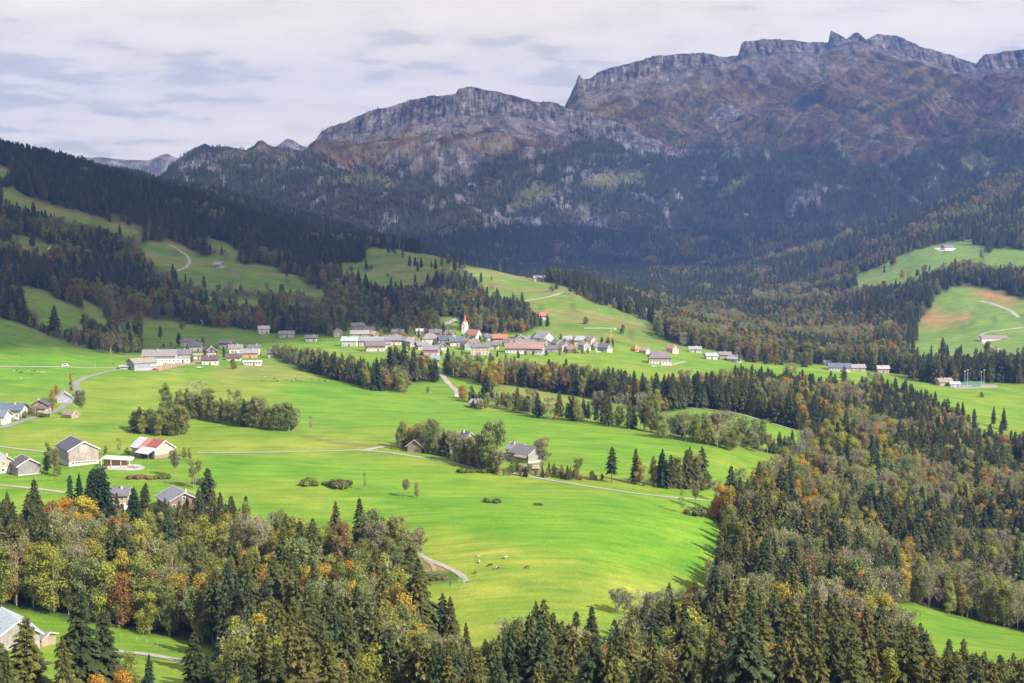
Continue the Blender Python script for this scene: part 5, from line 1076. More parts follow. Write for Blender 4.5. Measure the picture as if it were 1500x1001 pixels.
def table_at(px, py, lab):
    x, y, z = hit(px, py); e = bpy.data.objects.new('picnic_table', None); C.objects.link(e); e.location = (x, y, z + .1); e.rotation_euler.z = .4; e['label'] = lab; e['category'] = 'table'; e['group'] = 'tables in the farm yard'
    m = MB(); m.box(-1, 1, -.4, .4, .70, .76); link('table_top', m.mesh('table_top', [wood((.5, .4, .3))]), e)
    for s in (-1, 1):
        m = MB(); m.box(-1, 1, s * .75 - .14, s * .75 + .14, .42, .47); link('bench', m.mesh('bench', [wood((.5, .4, .3))]), e)
        m = MB(); m.box(s * .7 - .06, s * .7 + .06, -.7, .7, 0, .70); link('leg', m.mesh('leg', [wood((.4, .3, .22))]), e)
table_at(193, 685, 'left picnic table on the pale farm yard'); table_at(199, 686, 'right picnic table on the pale farm yard')
def redfarm_extra(e, l, w, Hw, rise, put):
    sl = rise / w
    for (x0, x1, col, mt) in ((-l - .9, -l + 5.2, METAL, True), (-l + 5.2, -l + 9.4, (.46, .22, .17), False), (-l + 9.4, l + .9, (.33, .09, .075), False)):
        m = MB(); m.prism([(-w - .92, Hw - .9 * sl + .29), (-w - .92, Hw - .9 * sl + .37), (0, Hw + rise + .40), (w + .92, Hw - .9 * sl + .37), (w + .92, Hw - .9 * sl + .29), (0, Hw + rise + .31)], 0, x0 + .02, x1 - .02); link('roof_section', m.mesh('roof_section', [roofing(col, mt)]), e)
    m = MB(); m.prism([(-w - 4.2, 2.9), (-w - 4.2, 3.05), (-w + .3, Hw + .7), (-w + .3, Hw + .55)], 0, -1, l + .5); link('lean_to_roof', m.mesh('lean_to_roof', [roofing((.60, .62, .64), True)]), e)
    for xx in (-.8, 3, l):
        m = MB(); m.box(xx - .12, xx + .12, -w - 3.9, -w - 3.66, -2, 2.95); link('post', m.mesh('post', [wood(WBRN)]), e)
    m = MB(); m.box(-1, l, -w - 1.2, -w - .1, -1, 3.6); link('dark_bay', m.mesh('dark_bay', [wood(WDARK)]), e)
barn(224, 668, 17, 11, 4.6, 3.6, -38, GREY, (.44, .41, .38), (.30, .20, .17), 'old farmhouse with patched red and grey metal roof', hb=1.9, extra=redfarm_extra, trim=(.72, .68, .64))
barn(38, 693, 12, 9.6, 4.6, 2.7, -57, (.13, .11, .12), (.25, .24, .24), (.45, .44, .42), 'grey board barn with pale gable near the left edge', hb=.8, trim=(.72, .66, .6))
house(6, 690, 11, 8, 4.6, 2.8, -57, METAL, (.46, .37, .27), (.62, .58, .54), 'house with light metal roof cut by the left edge beside the grey barn', metal=True, chim=1)
house(262, 742, 15, 13, 6.0, 3.2, -62, (.22, .22, .25), (.24, .17, .14), (.42, .38, .34), 'large dark farmhouse with a grey roof half hidden in the upper edge of the wood', metal=True, nw=4, Yv=545)
house(287, 738, 7, 6, 3.0, 1.5, -20, LBLUE, (.34, .28, .22), None, 'small shed with pale blue metal roof right of the dark farmhouse', name='shed', cat='shed', metal=True, chim=0, Yv=540, rows=1)
house(174, 748, 8, 7, 6.0, 2.2, 4, (.15, .145, .17), (.44, .33, .24), (.76, .74, .70), 'narrow house with white base between spruces below the largest barn', Yv=548)
barn(16, 945, 15, 11.5, 4.8, 3.7, -56, (.42, .47, .53), (.32, .29, .27), (.36, .33, .31), 'barn with a blue grey metal roof in the bottom left corner', metal=True, hb=2.4, over=1.0, trim=(.62, .6, .56))
barn(58, 944, 6, 6, 2.7, 1.0, -20, (.22, .21, .20), (.36, .28, .22), None, 'low lean shed attached to the barn in the bottom left corner', over=.7)
house(20, 611, 12, 9, 5.2, 2.6, -6, (.11, .14, .19), WHITE, WHITE, 'white house with dark blue roof and dark upper edge left of the chalet', over=1.3, trim=(.1, .1, .12))
house(-2, 620, 10, 9, 4.6, 2.6, -6, (.17, .18, .24), WHITE, WHITE, 'white house cut by the left edge of the photo')
def balcony(e, l, w, Hw, rise, put):
    m = MB(); m.box(l + .05, l + 1.2, -w * .8, w * .8, 2.9, 3.05); m.box(l + 1.12, l + 1.2, -w * .8, w * .8, 3.05, 3.95); link('balcony', m.mesh('balcony', [wood((.22, .13, .09))]), e)
house(61, 604, 10, 9.2, 5.0, 2.6, -84, (.10, .095, .10), (.22, .165, .14), (.44, .37, .33), 'dark chalet with a balcony gable beside the golden tree', extra=balcony, trim=(.2, .15, .12))
barn(94, 589, 10, 8.5, 3.6, 3.0, -70, (.32, .33, .36), (.31, .31, .33), None, 'ruined grey shed with broken roof above the road bend', metal=True)
barn(104, 612, 6.5, 5.2, 2.2, 1.7, -30, (.27, .21, .18), (.34, .27, .22), None, 'small brown hut below the road bend', over=.5)
# the hamlet
barn(208, 541, 17, 13, 5.6, 2.6, 38, (.29, .25, .21), (.29, .31, .35), (.33, .35, .40), 'grey blue gabled barn at the left front of the hamlet', hb=1.5, extra=strip_windows('x-', 1.6, 7, 11, .8, .7), trim=(.2, .2, .22))
house(186, 541, 9, 5, 2.4, .6, 6, (.36, .37, .38), (.36, .39, .43), None, 'low grey annex with dark openings left of the grey blue barn', name='shed', cat='shed', chim=0, rows=1, metal=True)
barn(226, 541, 8, 8, 3.6, 2.2, 38, (.62, .60, .57), WWARM, None, 'orange wooden barn wing with pale roof in the farm yard', metal=True)
house(235, 530, 24, 15, 5.4, 3.8, 6, (.25, .22, .225), (.36, .33, .31), (.78, .76, .74), 'very long farmhouse with grey brown roof and white lower wall', nw=9, hb=2.8)
house(266, 530, 14, 13, 6.6, 3.0, 6, (.16, .155, .18), (.40, .37, .35), (.74, .73, .72), 'taller grey end of the very long farmhouse', nw=4)
house(276, 507, 12, 9, 4.4, 2.4, 2, (.22, .19, .19), (.66, .62, .58), WHITE, 'rear house with brown grey roof above the hamlet')
house(287, 514, 10, 8, 4.6, 2.6, 4, (.15, .145, .16), WHITE, WHITE, 'white house with dark roof in the middle of the hamlet')
house(287, 526, 9, 7, 3.4, .8, 8, (.35, .30, .24), (.45, .36, .30), WHITE, 'low flat house with pale front below the white hamlet house', chim=0)
house(307, 521, 9, 8, 5.0, 2.6, -60, (.085, .06, .06), (.10, .07, .065), (.40, .34, .32), 'dark brown gabled house behind the maroon roofed one')
house(308, 534, 12, 10, 4.6, 2.6, 8, (.125, .075, .075), (.36, .33, .31), (.62, .60, .58), 'house with maroon roof at the lower edge of the hamlet', over=1.0)
house(332, 509, 10, 9, 4.6, 2.4, -12, (.24, .19, .18), (.20, .13, .10), WHITE, 'white house with brown roof set back at the top of the hamlet')
house(345, 517, 11, 9, 4.6, 2.6, 14, (.21, .20, .21), (.56, .50, .40), (.60, .56, .5), 'beige house with grey roof right of the hamlet spruce')
house(343, 528, 11, 8, 3.0, 2.2, 4, (.11, .08, .085), (.14, .095, .085), (.5, .46, .42), 'low dark brown house below the beige one')
house(366, 524, 12, 10, 4.8, 2.6, 10, (.25, .25, .25), (.50, .25, .12), (.52, .28, .15), 'orange walled house with grey roof at the hamlet', over=1.2)
house(373, 519, 9, 8, 6.2, 2.0, 10, (.13, .125, .13), (.66, .60, .54), WHITE, 'dark roofed white house behind the orange walled one')
house(370, 535, 13, 5, 3.0, .6, 6, (.62, .62, .58), (.74, .73, .68), None, 'low white building with a row of windows below the orange house', chim=0, rows=1, nw=6)
house(402, 524, 10, 8, 4.6, 2.2, 8, (.10, .095, .13), (.30, .19, .12), (.44, .34, .27), 'brown house with blue black roof standing apart right of the hamlet', over=1.1)
house(386, 489, 10, 9, 5.6, 2.2, 20, (.48, .46, .44), (.66, .62, .60), WHITE, 'white two storey house below the wood between hamlet and village')
house(420, 494, 14, 9, 3.8, 2.2, 10, (.26, .25, .24), (.52, .36, .28), (.52, .50, .52), 'long grey and pink house right of the white two storey house')
house(300, 474, 6, 5, 2.8, .8, 0, METAL, (.66, .64, .62), None, 'tiny white hut at the wood edge above the hamlet', name='hut', cat='hut', chim=0, metal=True, rows=1)
house(124, 489, 12, 8, 3.6, 2.2, 2, (.22, .18, .22), (.46, .22, .14), (.5, .42, .38), 'house with lilac roof behind the stream trees at the left')
# the village
V_ = [
 (456, 500, 10, 8, 3.6, 1.8, 8, (.2, .2, .21), (.12, .10, .09), WHITE, 'dark house with white base left of the village', {}),
 (495, 493, 9, 8, 4.6, 2.2, -72, (.40, .33, .30), PINK, PINK, 'pink gabled house at the upper left of the village', {}),
 (524, 484, 12, 9, 4.6, 2.4, 6, LILAC, (.52, .42, .38), (.50, .48, .47), 'highest village house, lilac grey roof at the wood edge', {}),
 (527, 496, 17, 10, 4.8, 2.4, 4, (.44, .45, .45), (.50, .30, .24), (.60, .52, .48), 'long house with light grey roof and reddish wall', dict(metal=True)),
 (547, 496, 8, 7, 4.4, 2.2, -60, (.50, .47, .44), (.36, .20, .16), (.62, .54, .48), 'small brown gabled house right of the light grey long roof', {}),
 (513, 507, 14, 10, 5.2, 2.6, 2, (.50, .57, .60), WHITE, WHITE, 'white house with very pale blue roof in front of the village', dict(metal=True)),
 (545, 506, 22, 10, 4.6, 2.6, 4, (.33, .34, .36), (.40, .36, .34), (.55, .52, .50), 'very long grey roof behind the brown and white farmhouse', {}),
 (549, 514, 16, 12, 4.8, 3.2, 24, (.19, .17, .165), (.30, .15, .10), (.66, .64, .61), 'brown gabled farmhouse with broad white lower floor', {}),
 (566, 511, 7, 7, 4.4, 1.4, 5, (.30, .27, .26), WHITE, WHITE, 'white cube annex right of the brown and white farmhouse', dict(chim=0)),
 (576, 505, 14, 10, 4.6, 3.0, 14, (.25, .23, .23), (.20, .13, .11), (.66, .60, .56), 'grey roofed house with white corner left of the spruce clump', {}),
 (583, 492, 10, 8, 3.8, 2.0, 4, (.22, .22, .23), (.30, .26, .24), (.5, .48, .46), 'grey roof farthest back left of the village', {}),
 (604, 507, 11, 9, 4.6, 2.6, -60, (.60, .52, .48), (.36, .28, .25), WHITE, 'gabled house with white verge behind the spruce clump', {}),
 (630, 505, 16, 13, 6.0, 3.4, 4, (.29, .26, .27), (.60, .52, .46), WHITE, 'big house with hipped lilac grey roof left of the church', dict(hip=4.5)),
 (638, 495, 11, 9, 5.2, 2.4, -14, (.20, .17, .18), (.22, .14, .12), (.5, .42, .38), 'brown house behind the big hipped roof', {}),
 (615, 490, 7, 6, 3.6, 1.6, 10, (.6, .6, .6), WHITE, WHITE, 'small white house between dark trees behind the village', {}),
 (632, 521, 13, 10, 5.4, 2.6, 2, (.30, .27, .31), (.46, .20, .15), WHITE, 'white house with lilac roof above the blue roofed one', {}),
 (633, 536, 10, 8, 5.2, 2.2, 2, (.26, .31, .40), (.34, .13, .09), WHITE, 'red and white house with blue roof at the foot of the village', {}),
 (652, 505, 12, 10, 4.6, 3.0, 30, (.11, .115, .14), (.30, .28, .27), WHITE, 'house with dark slate roof just left of the church', {}),
 (669, 506, 13, 10, 4.2, 3.0, 18, (.13, .16, .22), (.24, .17, .14), (.60, .56, .54), 'house with dark blue roof in front of the church', {}),
 (684, 512, 10, 9, 4.4, 2.6, -52, (.22, .15, .14), (.36, .26, .20), (.22, .46, .38), 'teal walled house below the church', {}),
 (703, 519, 16, 12, 6.4, 2.2, 4, (.22, .20, .215), (.56, .44, .32), WHITE, 'wide beige house with white base in the village centre', dict(nw=5)),
 (732, 502, 13, 10, 4.6, 2.6, 6, (.52, .19, .11), (.17, .085, .06), WHITE, 'chalet with bright orange red roof', dict(extra=None)),
 (716, 499, 9, 8, 3.6, 2.2, 6, (.16, .16, .19), (.3, .28, .27), (.5, .5, .5), 'small slate roofed house left of the orange roofed chalet', {}),
 (760, 504, 12, 11, 4.8, 3.0, -78, (.24, .21, .21), (.30, .23, .21), (.42, .36, .34), 'grey brown gabled barn house behind the long brown farm', {}),
 (776, 503, 12, 9, 4.4, 2.2, 4, (.27, .25, .27), (.30, .16, .13), (.5, .46, .44), 'low grey roof between the gabled barn house and the white inn', {}),
 (797, 506, 15, 13, 7.2, 4.6, -54, (.36, .37, .38), WHITE, WHITE, 'tall white inn with a steep grey gable', {}),
 (755, 517, 18, 11, 4.6, 3.0, 10, (.34, .22, .19), (.25, .20, .19), (.72, .70, .68), 'left wing of the long brown farm, dark boards over white base', dict(nw=6)),
 (780, 518, 20, 13, 5.2, 4.0, -6, (.42, .255, .215), (.30, .275, .27), (.62, .58, .56), 'right wing of the long brown farm with wide pinkish roof', dict(nw=6)),
 (806, 515, 12, 9, 3.0, 2.0, 6, (.17, .16, .17), (.28, .25, .25), None, 'low dark roofed shed right of the long brown farm', dict(chim=0)),
 (796, 507, 9, 8, 3.4, 2.2, -40, (.21, .20, .205), (.24, .26, .24), (.4, .4, .38), 'greenish grey lean house in front of the white inn', {}),
 (826, 514, 12, 10, 4.4, 2.8, -70, (.27, .25, .25), (.46, .38, .33), (.50, .42, .38), 'brick coloured house with dark doorway in the right village', {}),
 (841, 505, 20, 11, 4.8, 2.8, 4, (.40, .43, .48), (.36, .24, .20), (.66, .62, .58), 'hall with long pale blue grey metal roof', dict(metal=True)),
 (856, 513, 9, 8, 5.0, 2.2, -60, (.30, .30, .32), (.42, .42, .44), WHITE, 'small grey gabled house before the pink one', {}),
 (866, 506, 9, 9, 5.0, 2.8, -54, (.34, .27, .25), PINK, PINK, 'pink gabled house at the right end of the hall', {}),
 (886, 515, 11, 9, 4.2, 2.8, -34, (.20, .17, .18), (.36, .34, .34), WHITE, 'white house with brown roof under the crane', {}),
 (932, 515, 7, 7, 2.8, 2.8, 20, (.58, .24, .10), (.60, .42, .28), None, 'little house with pyramid like orange roof', dict(chim=0, hip=2.8)),
 (944, 518, 8, 7, 3.4, 2.0, -40, (.46, .30, .22), WHITE, WHITE, 'little white house right of the pyramid orange roof', {}),
 (966, 533, 20, 15, 6.0, 4.2, 5, (.24, .205, .215), (.42, .36, .33), (.76, .73, .71), 'big lone farmhouse with hipped grey brown roof', dict(hip=3.5, nw=7)),
 (985, 517, 9, 8, 4.6, 2.4, -50, (.50, .25, .19), (.66, .46, .38), (.7, .6, .5), 'small house with salmon roof behind the big lone farmhouse', {}),
 (1018, 516, 12, 8, 3.4, 2.0, 4, (.38, .38, .37), (.5, .48, .44), (.6, .58, .55), 'grey roof in the trees right of the big lone farmhouse', {}),
 (1041, 526, 11, 8, 3.6, 1.8, 4, (.46, .50, .55), (.54, .54, .56), (.6, .6, .6), 'left of the three houses behind the dark spruces, pale metal roof', dict(metal=True)),
 (1062, 527, 11, 9, 5.2, 2.0, 4, (.30, .26, .27), (.44, .33, .27), WHITE, 'middle of the three houses behind the dark spruces', {}),
 (1076, 530, 11, 9, 3.4, 2.6, -30, (.42, .47, .53), (.5, .5, .5), WHITE, 'right of the three houses behind the dark spruces, blue grey roof', dict(metal=True)),
 (944, 464, 13, 11, 6.4, 3.2, 10, (.30, .26, .28), WHITE, WHITE, 'white house alone on the slope above the big lone farmhouse', {}),
 (790, 412, 17, 11, 4.4, 2.6, 6, (.34, .31, .33), (.42, .38, .36), (.6, .57, .55), 'grey roofed farm on the ridge left of the dark spruce', {}),
 (812, 411, 16, 11, 6.0, 3.2, -12, (.30, .28, .30), WHITE, WHITE, 'white gabled house on the ridge right of the dark spruce', {}),
 (637, 374, 16, 13, 6.0, 4.4, 8, (.28, .26, .28), WHITE, WHITE, 'white hut like house at the top of the green hill', {}),
 (794, 468, 12, 10, 4.4, 2.6, 6, (.56, .21, .12), (.5, .4, .34), WHITE, 'orange roofed house hidden among trees above the village', {}),
 (443, 458, 8, 7, 4.6, 2.0, -40, (.6, .6, .6), WHITE, WHITE, 'white house half hidden in the wood above the village road', {}),
 (1229, 543, 21, 12, 3.8, 3.0, 3, (.16, .165, .24), (.52, .52, .56), (.66, .66, .7), 'long house with dark blue roof on the bright strip of meadow', dict(nw=8)),
 (1255, 543, 15, 10, 3.4, 2.4, 3, (.34, .32, .33), (.42, .38, .36), None, 'low grey roof right of the long dark blue roof', {}),
 (1211, 535, 7, 6, 3.4, 1.4, 3, (.6, .6, .6), WHITE, WHITE, 'tiny white house left of the long dark blue roof', {}),
 (1293, 546, 11, 9, 4.4, 2.2, 3, (.55, .47, .46), (.46, .30, .27), (.5, .4, .38), 'small reddish house behind the spruces on the bright strip', {}),
 (1352, 550, 11, 9, 2.8, 2.4, -40, (.60, .60, .62), (.50, .50, .52), WHITE, 'small white roofed hut on the bright strip of meadow', {}),
 (1383, 564, 13, 9, 3.4, 2.6, 20, (.36, .28, .22), (.44, .34, .26), (.5, .4, .33), 'brown hut left of the sports ground', {}),
 (1398, 566, 9, 6, 2.6, 1.4, 3, (.55, .58, .64), (.6, .6, .62), None, 'small white clubhouse beside the sports ground', dict(metal=True, chim=0)),
 (590, 505, 9, 8, 4.2, 2.4, -20, (.24, .20, .19), (.26, .18, .14), WHITE, 'small brown house just left of the spruce clump houses', {}),
 (617, 512, 9, 8, 4.2, 2.4, 20, (.28, .25, .26), (.24, .17, .14), (.5, .46, .42), 'small dark boarded house below the big hipped roof', {}),
 (646, 513, 9, 8, 4.0, 2.4, -60, (.20, .18, .19), (.22, .15, .12), WHITE, 'brown gable squeezed in left of the teal walled house', {}),
 (694, 507, 8, 7, 3.6, 2.2, 10, (.26, .20, .19), (.34, .26, .22), (.5, .46, .42), 'little brown roof under the nave of the church', {}),
 (722, 511, 10, 8, 3.6, 2.4, 4, (.21, .19, .20), (.20, .13, .10), (.5, .46, .42), 'low dark barn like house between beige house and long farm', {}),
 (745, 508, 9, 8, 4.0, 2.4, -40, (.30, .22, .20), (.26, .19, .16), WHITE, 'small reddish roof right below the orange roofed chalet', {}),
 (816, 509, 9, 8, 4.2, 2.4, -50, (.22, .20, .21), (.38, .28, .24), (.5, .46, .42), 'brown house tucked in left of the blue grey hall', {}),
 (836, 516, 8, 7, 3.2, 2.0, 6, (.26, .18, .17), (.24, .12, .10), None, 'dark red shed right of the brick coloured house', dict(chim=0)),
 (874, 513, 8, 7, 3.4, 2.0, 30, (.25, .23, .23), (.34, .30, .28), WHITE, 'small grey roof between the pink gable and the crane house', {}),
 (538, 489, 9, 8, 4.0, 2.2, 20, (.25, .23, .24), (.30, .20, .16), WHITE, 'brown house at the wood edge right of the highest house', {}),
 (659, 495, 9, 8, 4.0, 2.4, -30, (.23, .19, .19), (.24, .16, .13), WHITE, 'brown house behind the dark slate roof left of the church', {}),
 (775, 508, 9, 8, 3.8, 2.2, -20, (.30, .27, .27), (.28, .18, .15), (.5, .46, .42), 'small grey roof squeezed between long farm and white inn', {}),
]
for q in V_:
    px, py, L, W, Hw, Hr, yaw, roof, up, base, lab, kw = q; Hw *= 1.08; Hr *= 1.15; yaw += random.uniform(-12, 12); roof = tuple(c * .80 for c in roof); up = tuple(c * .85 for c in up); base = base and tuple(c * .86 for c in base); kw = dict(kw); small = 'hut' in lab.split()[:3]
    house(px, py, L, W, Hw, Hr, yaw, roof, up, base, lab, **kw)
house(320, 392, 13, 10, 4.4, 3.2, -30, (.36, .34, .34), (.30, .27, .25), (.5, .47, .44), 'grey alpine hut alone on the upper left meadow', name='hut', cat='hut', chim=0)
house(80, 369, 12, 11, 3.6, 3.4, -20, (.46, .42, .43), (.32, .28, .26), None, 'pale roofed hut among dark spruces on the left hillside', name='hut', cat='hut', chim=0)
house(1388, 365, 22, 14, 3.6, 4.6, 20, (.15, .15, .20), (.24, .22, .25), (.7, .7, .7), 'dark hut with white yard on the upper right meadow', name='hut', cat='hut', chim=0)
barn(1455, 498, 33, 11, 2.6, 3.0, 2, (.27, .19, .20), (.62, .60, .60), None, 'long low barn with brown roof on the right hillside meadow')
house(1436, 272, 30, 14, 4, 4, 4, (.42, .42, .46), (.5, .5, .5), None, 'tiny distant alpine hut on the skyline meadow at the right', name='hut', cat='hut', chim=0, parts=False)
# farm in the meadow grove
def midfarm_extra(e, l, w, Hw, rise, put):
    m = MB(); m.prism([(-w - 2.6, Hw - 1.6), (-w - 2.6, Hw - 1.4), (-w + 1.2, Hw + .9), (-w + 1.2, Hw + .7)], 0, -1.5, l + .4); link('lean_to_roof', m.mesh('lean_to_roof', [roofing((.36, .28, .22), True)]), e)
    strip_windows('x+', 1.3, 4, 8, .9, .8)(e, l, w, Hw, rise, put)
barn(772, 676, 12.5, 10, 4.8, 2.9, -48, (.185, .165, .175), (.31, .28, .275), (.50, .45, .42), 'grey board farmhouse standing in the open meadow', hb=1.8, extra=midfarm_extra, over=1.0)
house(759, 672, 8, 8, 5.2, 2.4, -48, (.26, .245, .26), (.34, .28, .25), WHITE, 'rear part of the farmhouse in the open meadow with lighter roof', gw=True)
house(775, 690, 8, 4, 1.9, .7, 4, (.34, .26, .22), (.20, .11, .09), None, 'low red brown shed below the farmhouse in the open meadow', name='shed', cat='shed', chim=0, rows=0, gw=False)
house(684, 652, 7, 7, 3.6, 3.4, -60, (.165, .145, .19), (.44, .42, .41), (.44, .42, .41), 'white house with steep violet roof rising above the farm grove')
house(653, 662, 8, 7, 5.2, 2.6, -60, (.6, .58, .56), WHITE, WHITE, 'white house hidden behind the low dark spruce of the farm grove')
barn(611, 661, 10, 7, 3.8, 2.6, 80, (.20, .17, .165), (.23, .18, .16), None, 'dark shed between the two leafy clumps at the left of the farm grove')
house(699, 597, 7, 6, 3.4, 1.9, -30, (.3, .3, .3), (.42, .40, .38), (.42, .40, .38), 'small pale house among the hedge trees below the village')
# the church
def church():
    x, y, z = hit(681, 498); e = bpy.data.objects.new('church', None); C.objects.link(e); e.location = (x, y, z); e.rotation_euler.z = math.radians(-28)
    e['label'] = 'white village church with pointed red spire'; e['category'] = 'church'
    wh = plain('church_plaster', (.84, .83, .80), .8, var=.04); rr = roofing((.40, .15, .10)); s = y / 1330
    m = MB(); m.box(-2.3, 2.3, -2.3, 2.3, -2, 14.5); m.prism([(-2.3, 14.5), (2.3, 14.5), (0, 17.6)], 0, -2.3, 2.3); m.prism([(-2.28, 14.5), (2.28, 14.5), (0, 17.58)], 1, -2.28, 2.28); tw = link('tower', m.mesh('tower', [wh]), e)
    m = MB(); n = 8; b = []
    for zz, rad in ((14.9, 2.75), (16.4, 2.0), (18.6, 1.35), (25.2, .06)):
        b.append(len(m.v)); m.v += [(rad * math.cos(math.pi * (2 * i + 1) / n), rad * math.sin(math.pi * (2 * i + 1) / n), zz) for i in range(n)]
    for k in range(3):
        for i in range(n): m.f.append((b[k] + i, b[k] + (i + 1) % n, b[k + 1] + (i + 1) % n, b[k + 1] + i)); m.m.append(0)
    sp = link('spire', m.mesh('spire', [plain('spire_shingle', (.47, .13, .085), .6)]), tw)
    m = MB(); m.tube((0, 0, 25), (0, 0, 27), .07, .07); m.tube((-.5, 0, 26.3), (.5, 0, 26.3), .06, .06); link('cross', m.mesh('cross', [plain('gilt', (.6, .45, .15), .3, 1)]), sp)
    for a in range(4):
        o = link('belfry_opening', win_mesh(.9, 1.7), tw); o.location = (2.32 * math.sin(a * math.pi / 2), 2.32 * math.cos(a * math.pi / 2), 11.2); o.rotation_euler.z = -a * math.pi / 2
        m = MB(); m.tube((0, 0, 0), (0, .08, 0), .75, .75, 16); c = link('clock_face', m.mesh('clock_face', [plain('clock_white', (.7, .68, .6))]), tw); c.location = (2.32 * math.sin(a * math.pi / 2), 2.32 * math.cos(a * math.pi / 2), 9.6); c.rotation_euler.z = -a * math.pi / 2
    m = MB(); m.prism([(-4.4, -2), (4.4, -2), (4.4, 5.6), (0, 10.2), (-4.4, 5.6)], 0, 2.35, 15.5); nv = link('nave', m.mesh('nave', [wh]), e)
    m = MB(); m.prism([(-5, 4.95), (-5, 5.25), (0, 10.5), (5, 5.25), (5, 4.95), (0, 10.2)], 0, 2.4, 16); link('roof', m.mesh('roof', [roofing((.31, .15, .125))]), nv)
    for i in range(4):
        for sg in (-1, 1):
            o = link('window', win_mesh(1.0, 2.6), nv); o.location = (4.2 + i * 3, sg * 4.41, 1.6); o.rotation_euler.z = 0 if sg > 0 else math.pi
    o = link('round_window', win_mesh(1.3, 1.3), nv); o.location = (15.52, 0, 6); o.rotation_euler.z = -math.pi / 2
church()
def crane():
    x, y, z = hit(895, 512); e = bpy.data.objects.new('tower_crane', None); C.objects.link(e); e.location = (x, y, z); e['label'] = 'yellow tower crane behind the right village houses'; e['category'] = 'crane'
    yl = plain('crane_yellow', (.72, .50, .08), .5); h = 20
    m = MB()
    for sx in (-.6, .6):
        for sy in (-.6, .6): m.tube((sx, sy, -1), (sx, sy, h), .10, .10, 4)
    for i in range(int(h / 1.5)):
        z0 = i * 1.5
        for a, b in (((-.6, -.6), (.6, -.6)), ((.6, -.6), (.6, .6)), ((.6, .6), (-.6, .6)), ((-.6, .6), (-.6, -.6))): m.tube((*a, z0), (*b, z0 + 1.5), .05, .05, 3)
    link('mast', m.mesh('mast', [yl]), e)
    m = MB()
    for yy in (-.5, .5): m.tube((4, yy, h + .3), (-26, yy, h + .3), .06, .06, 4)
    m.tube((4, 0, h + 1.3), (-26, 0, h + 1.0), .06, .06, 4)
    for i in range(20): xx = 4 - i * 1.5; m.tube((xx, -.5, h + .3), (xx - .75, 0, h + 1.2), .05, .05, 3); m.tube((xx - .75, 0, h + 1.2), (xx - 1.5, .5, h + .3), .05, .05, 3)
    link('jib', m.mesh('jib', [plain('crane_white', (.75, .74, .70))]), e)
    m = MB(); m.box(3, 5, -.7, .7, h - 1.2, h + .2); link('counterweight', m.mesh('counterweight', [plain('concrete', (.5, .49, .47))]), e)
    m = MB(); m.tube((-20, 0, h + .2), (-20, 0, h - 7), .03, .03, 4); m.box(-20.2, -19.8, -.2, .2, h - 7.6, h - 7); link('hook', m.mesh('hook', [plain('steel_dark', (.1, .1, .1))]), e)
crane()
# sports ground: flood lights, green screens
for i, (px, py) in enumerate(((1413, 564), (1417, 567), (1437, 565), (1441, 567))):
    x, y, z = hit(px, py); e = bpy.data.objects.new('flood_light', None); C.objects.link(e); e.location = (x, y, z); e['label'] = '%s flood light mast counting from the left at the sports ground' % ('first', 'second', 'third', 'fourth')[i]; e['category'] = 'lamp post'; e['group'] = 'flood lights of the sports ground'
    h = 16 if i % 2 else 13
    m = MB(); m.tube((0, 0, -.5), (0, 0, h), .18, .10, 6); link('pole', m.mesh('pole', [plain('grey_steel', (.55, .56, .58), .4)]), e)
    m = MB(); m.box(-.9, .9, -.15, .15, h, h + .5); link('lamp_head', m.mesh('lamp_head', [plain('grey_steel', (.55, .56, .58), .4)]), e)
def screen(p, q, h, lab):
    a = Vector(hit(*p)); b = Vector(hit(*q)); e = bpy.data.objects.new('net_fence', None); C.objects.link(e); e.location = a; e['label'] = lab; e['category'] = 'fence'; e['group'] = 'green net fences of the sports ground'
    d = b - a; m = MB(); nrm = Vector((-d.y, d.x, 0)).normalized() * .04; n = 8
    for i in range(n):
        s, t = d * (i / n), d * ((i + 1) / n); m.face([s - nrm, t - nrm, t - nrm + Vector((0, 0, h)), s - nrm + Vector((0, 0, h))]); m.face([t + nrm, s + nrm, s + nrm + Vector((0, 0, h)), t + nrm + Vector((0, 0, h))])
    link('net', m.mesh('net', [plain('green_net', (.05, .17, .11), .6)]), e)
    for i in range(n + 1):
        mm = MB(); mm.tube((0, 0, -.5), (0, 0, h + .2), .06, .06, 5); o = link('post', mm.mesh('post', [plain('grey_steel', (.55, .56, .58), .4)]), e); o.location = d * (i / n) + Vector((0, -.1, 0))
screen((1408, 565), (1441, 564), 3.4, 'long green net fence behind the sandy court'); screen((1424, 566.5), (1436, 566), 1.6, 'short bright green net fence in front of the long one')

# ------------------------------------------------------------------ cars
def car(px, py, yaw, col, lab, van=False):
    x, y, z = hit(px, py); e = bpy.data.objects.new('parked_car', None); C.objects.link(e); e.location = (x, y, z + .2); e.rotation_euler.z = math.radians(yaw); e['label'] = lab; e['category'] = 'car'; e['group'] = 'cars by the roads'
    m = MB(); hh = 1.9 if van else 1.45
    m.prism([(-2.2, .35), (2.2, .35), (2.25, .75), (1.3 if not van else 1.7, .95), (.8 if not van else 1.3, hh), (-1.6 if not van else -2.1, hh), (-2.15, .95)], 1, -.85, .85); link('body', m.mesh('body', [plain('car_paint', col, .25, var=.02)]), e)
    m = MB(); m.box(-1.5, .95, -.87, .87, 1.0, hh - .12); link('side_windows', m.mesh('side_windows', [glass()]), e)
    for sx in (-1.35, 1.35):
        for sy in (-.8, .8):
            m = MB(); m.tube((sx, sy - .1, .33), (sx, sy + .1, .33), .33, .33, 12); link('wheel', m.mesh('wheel', [plain('tyre', (.02, .02, .02))]), e)
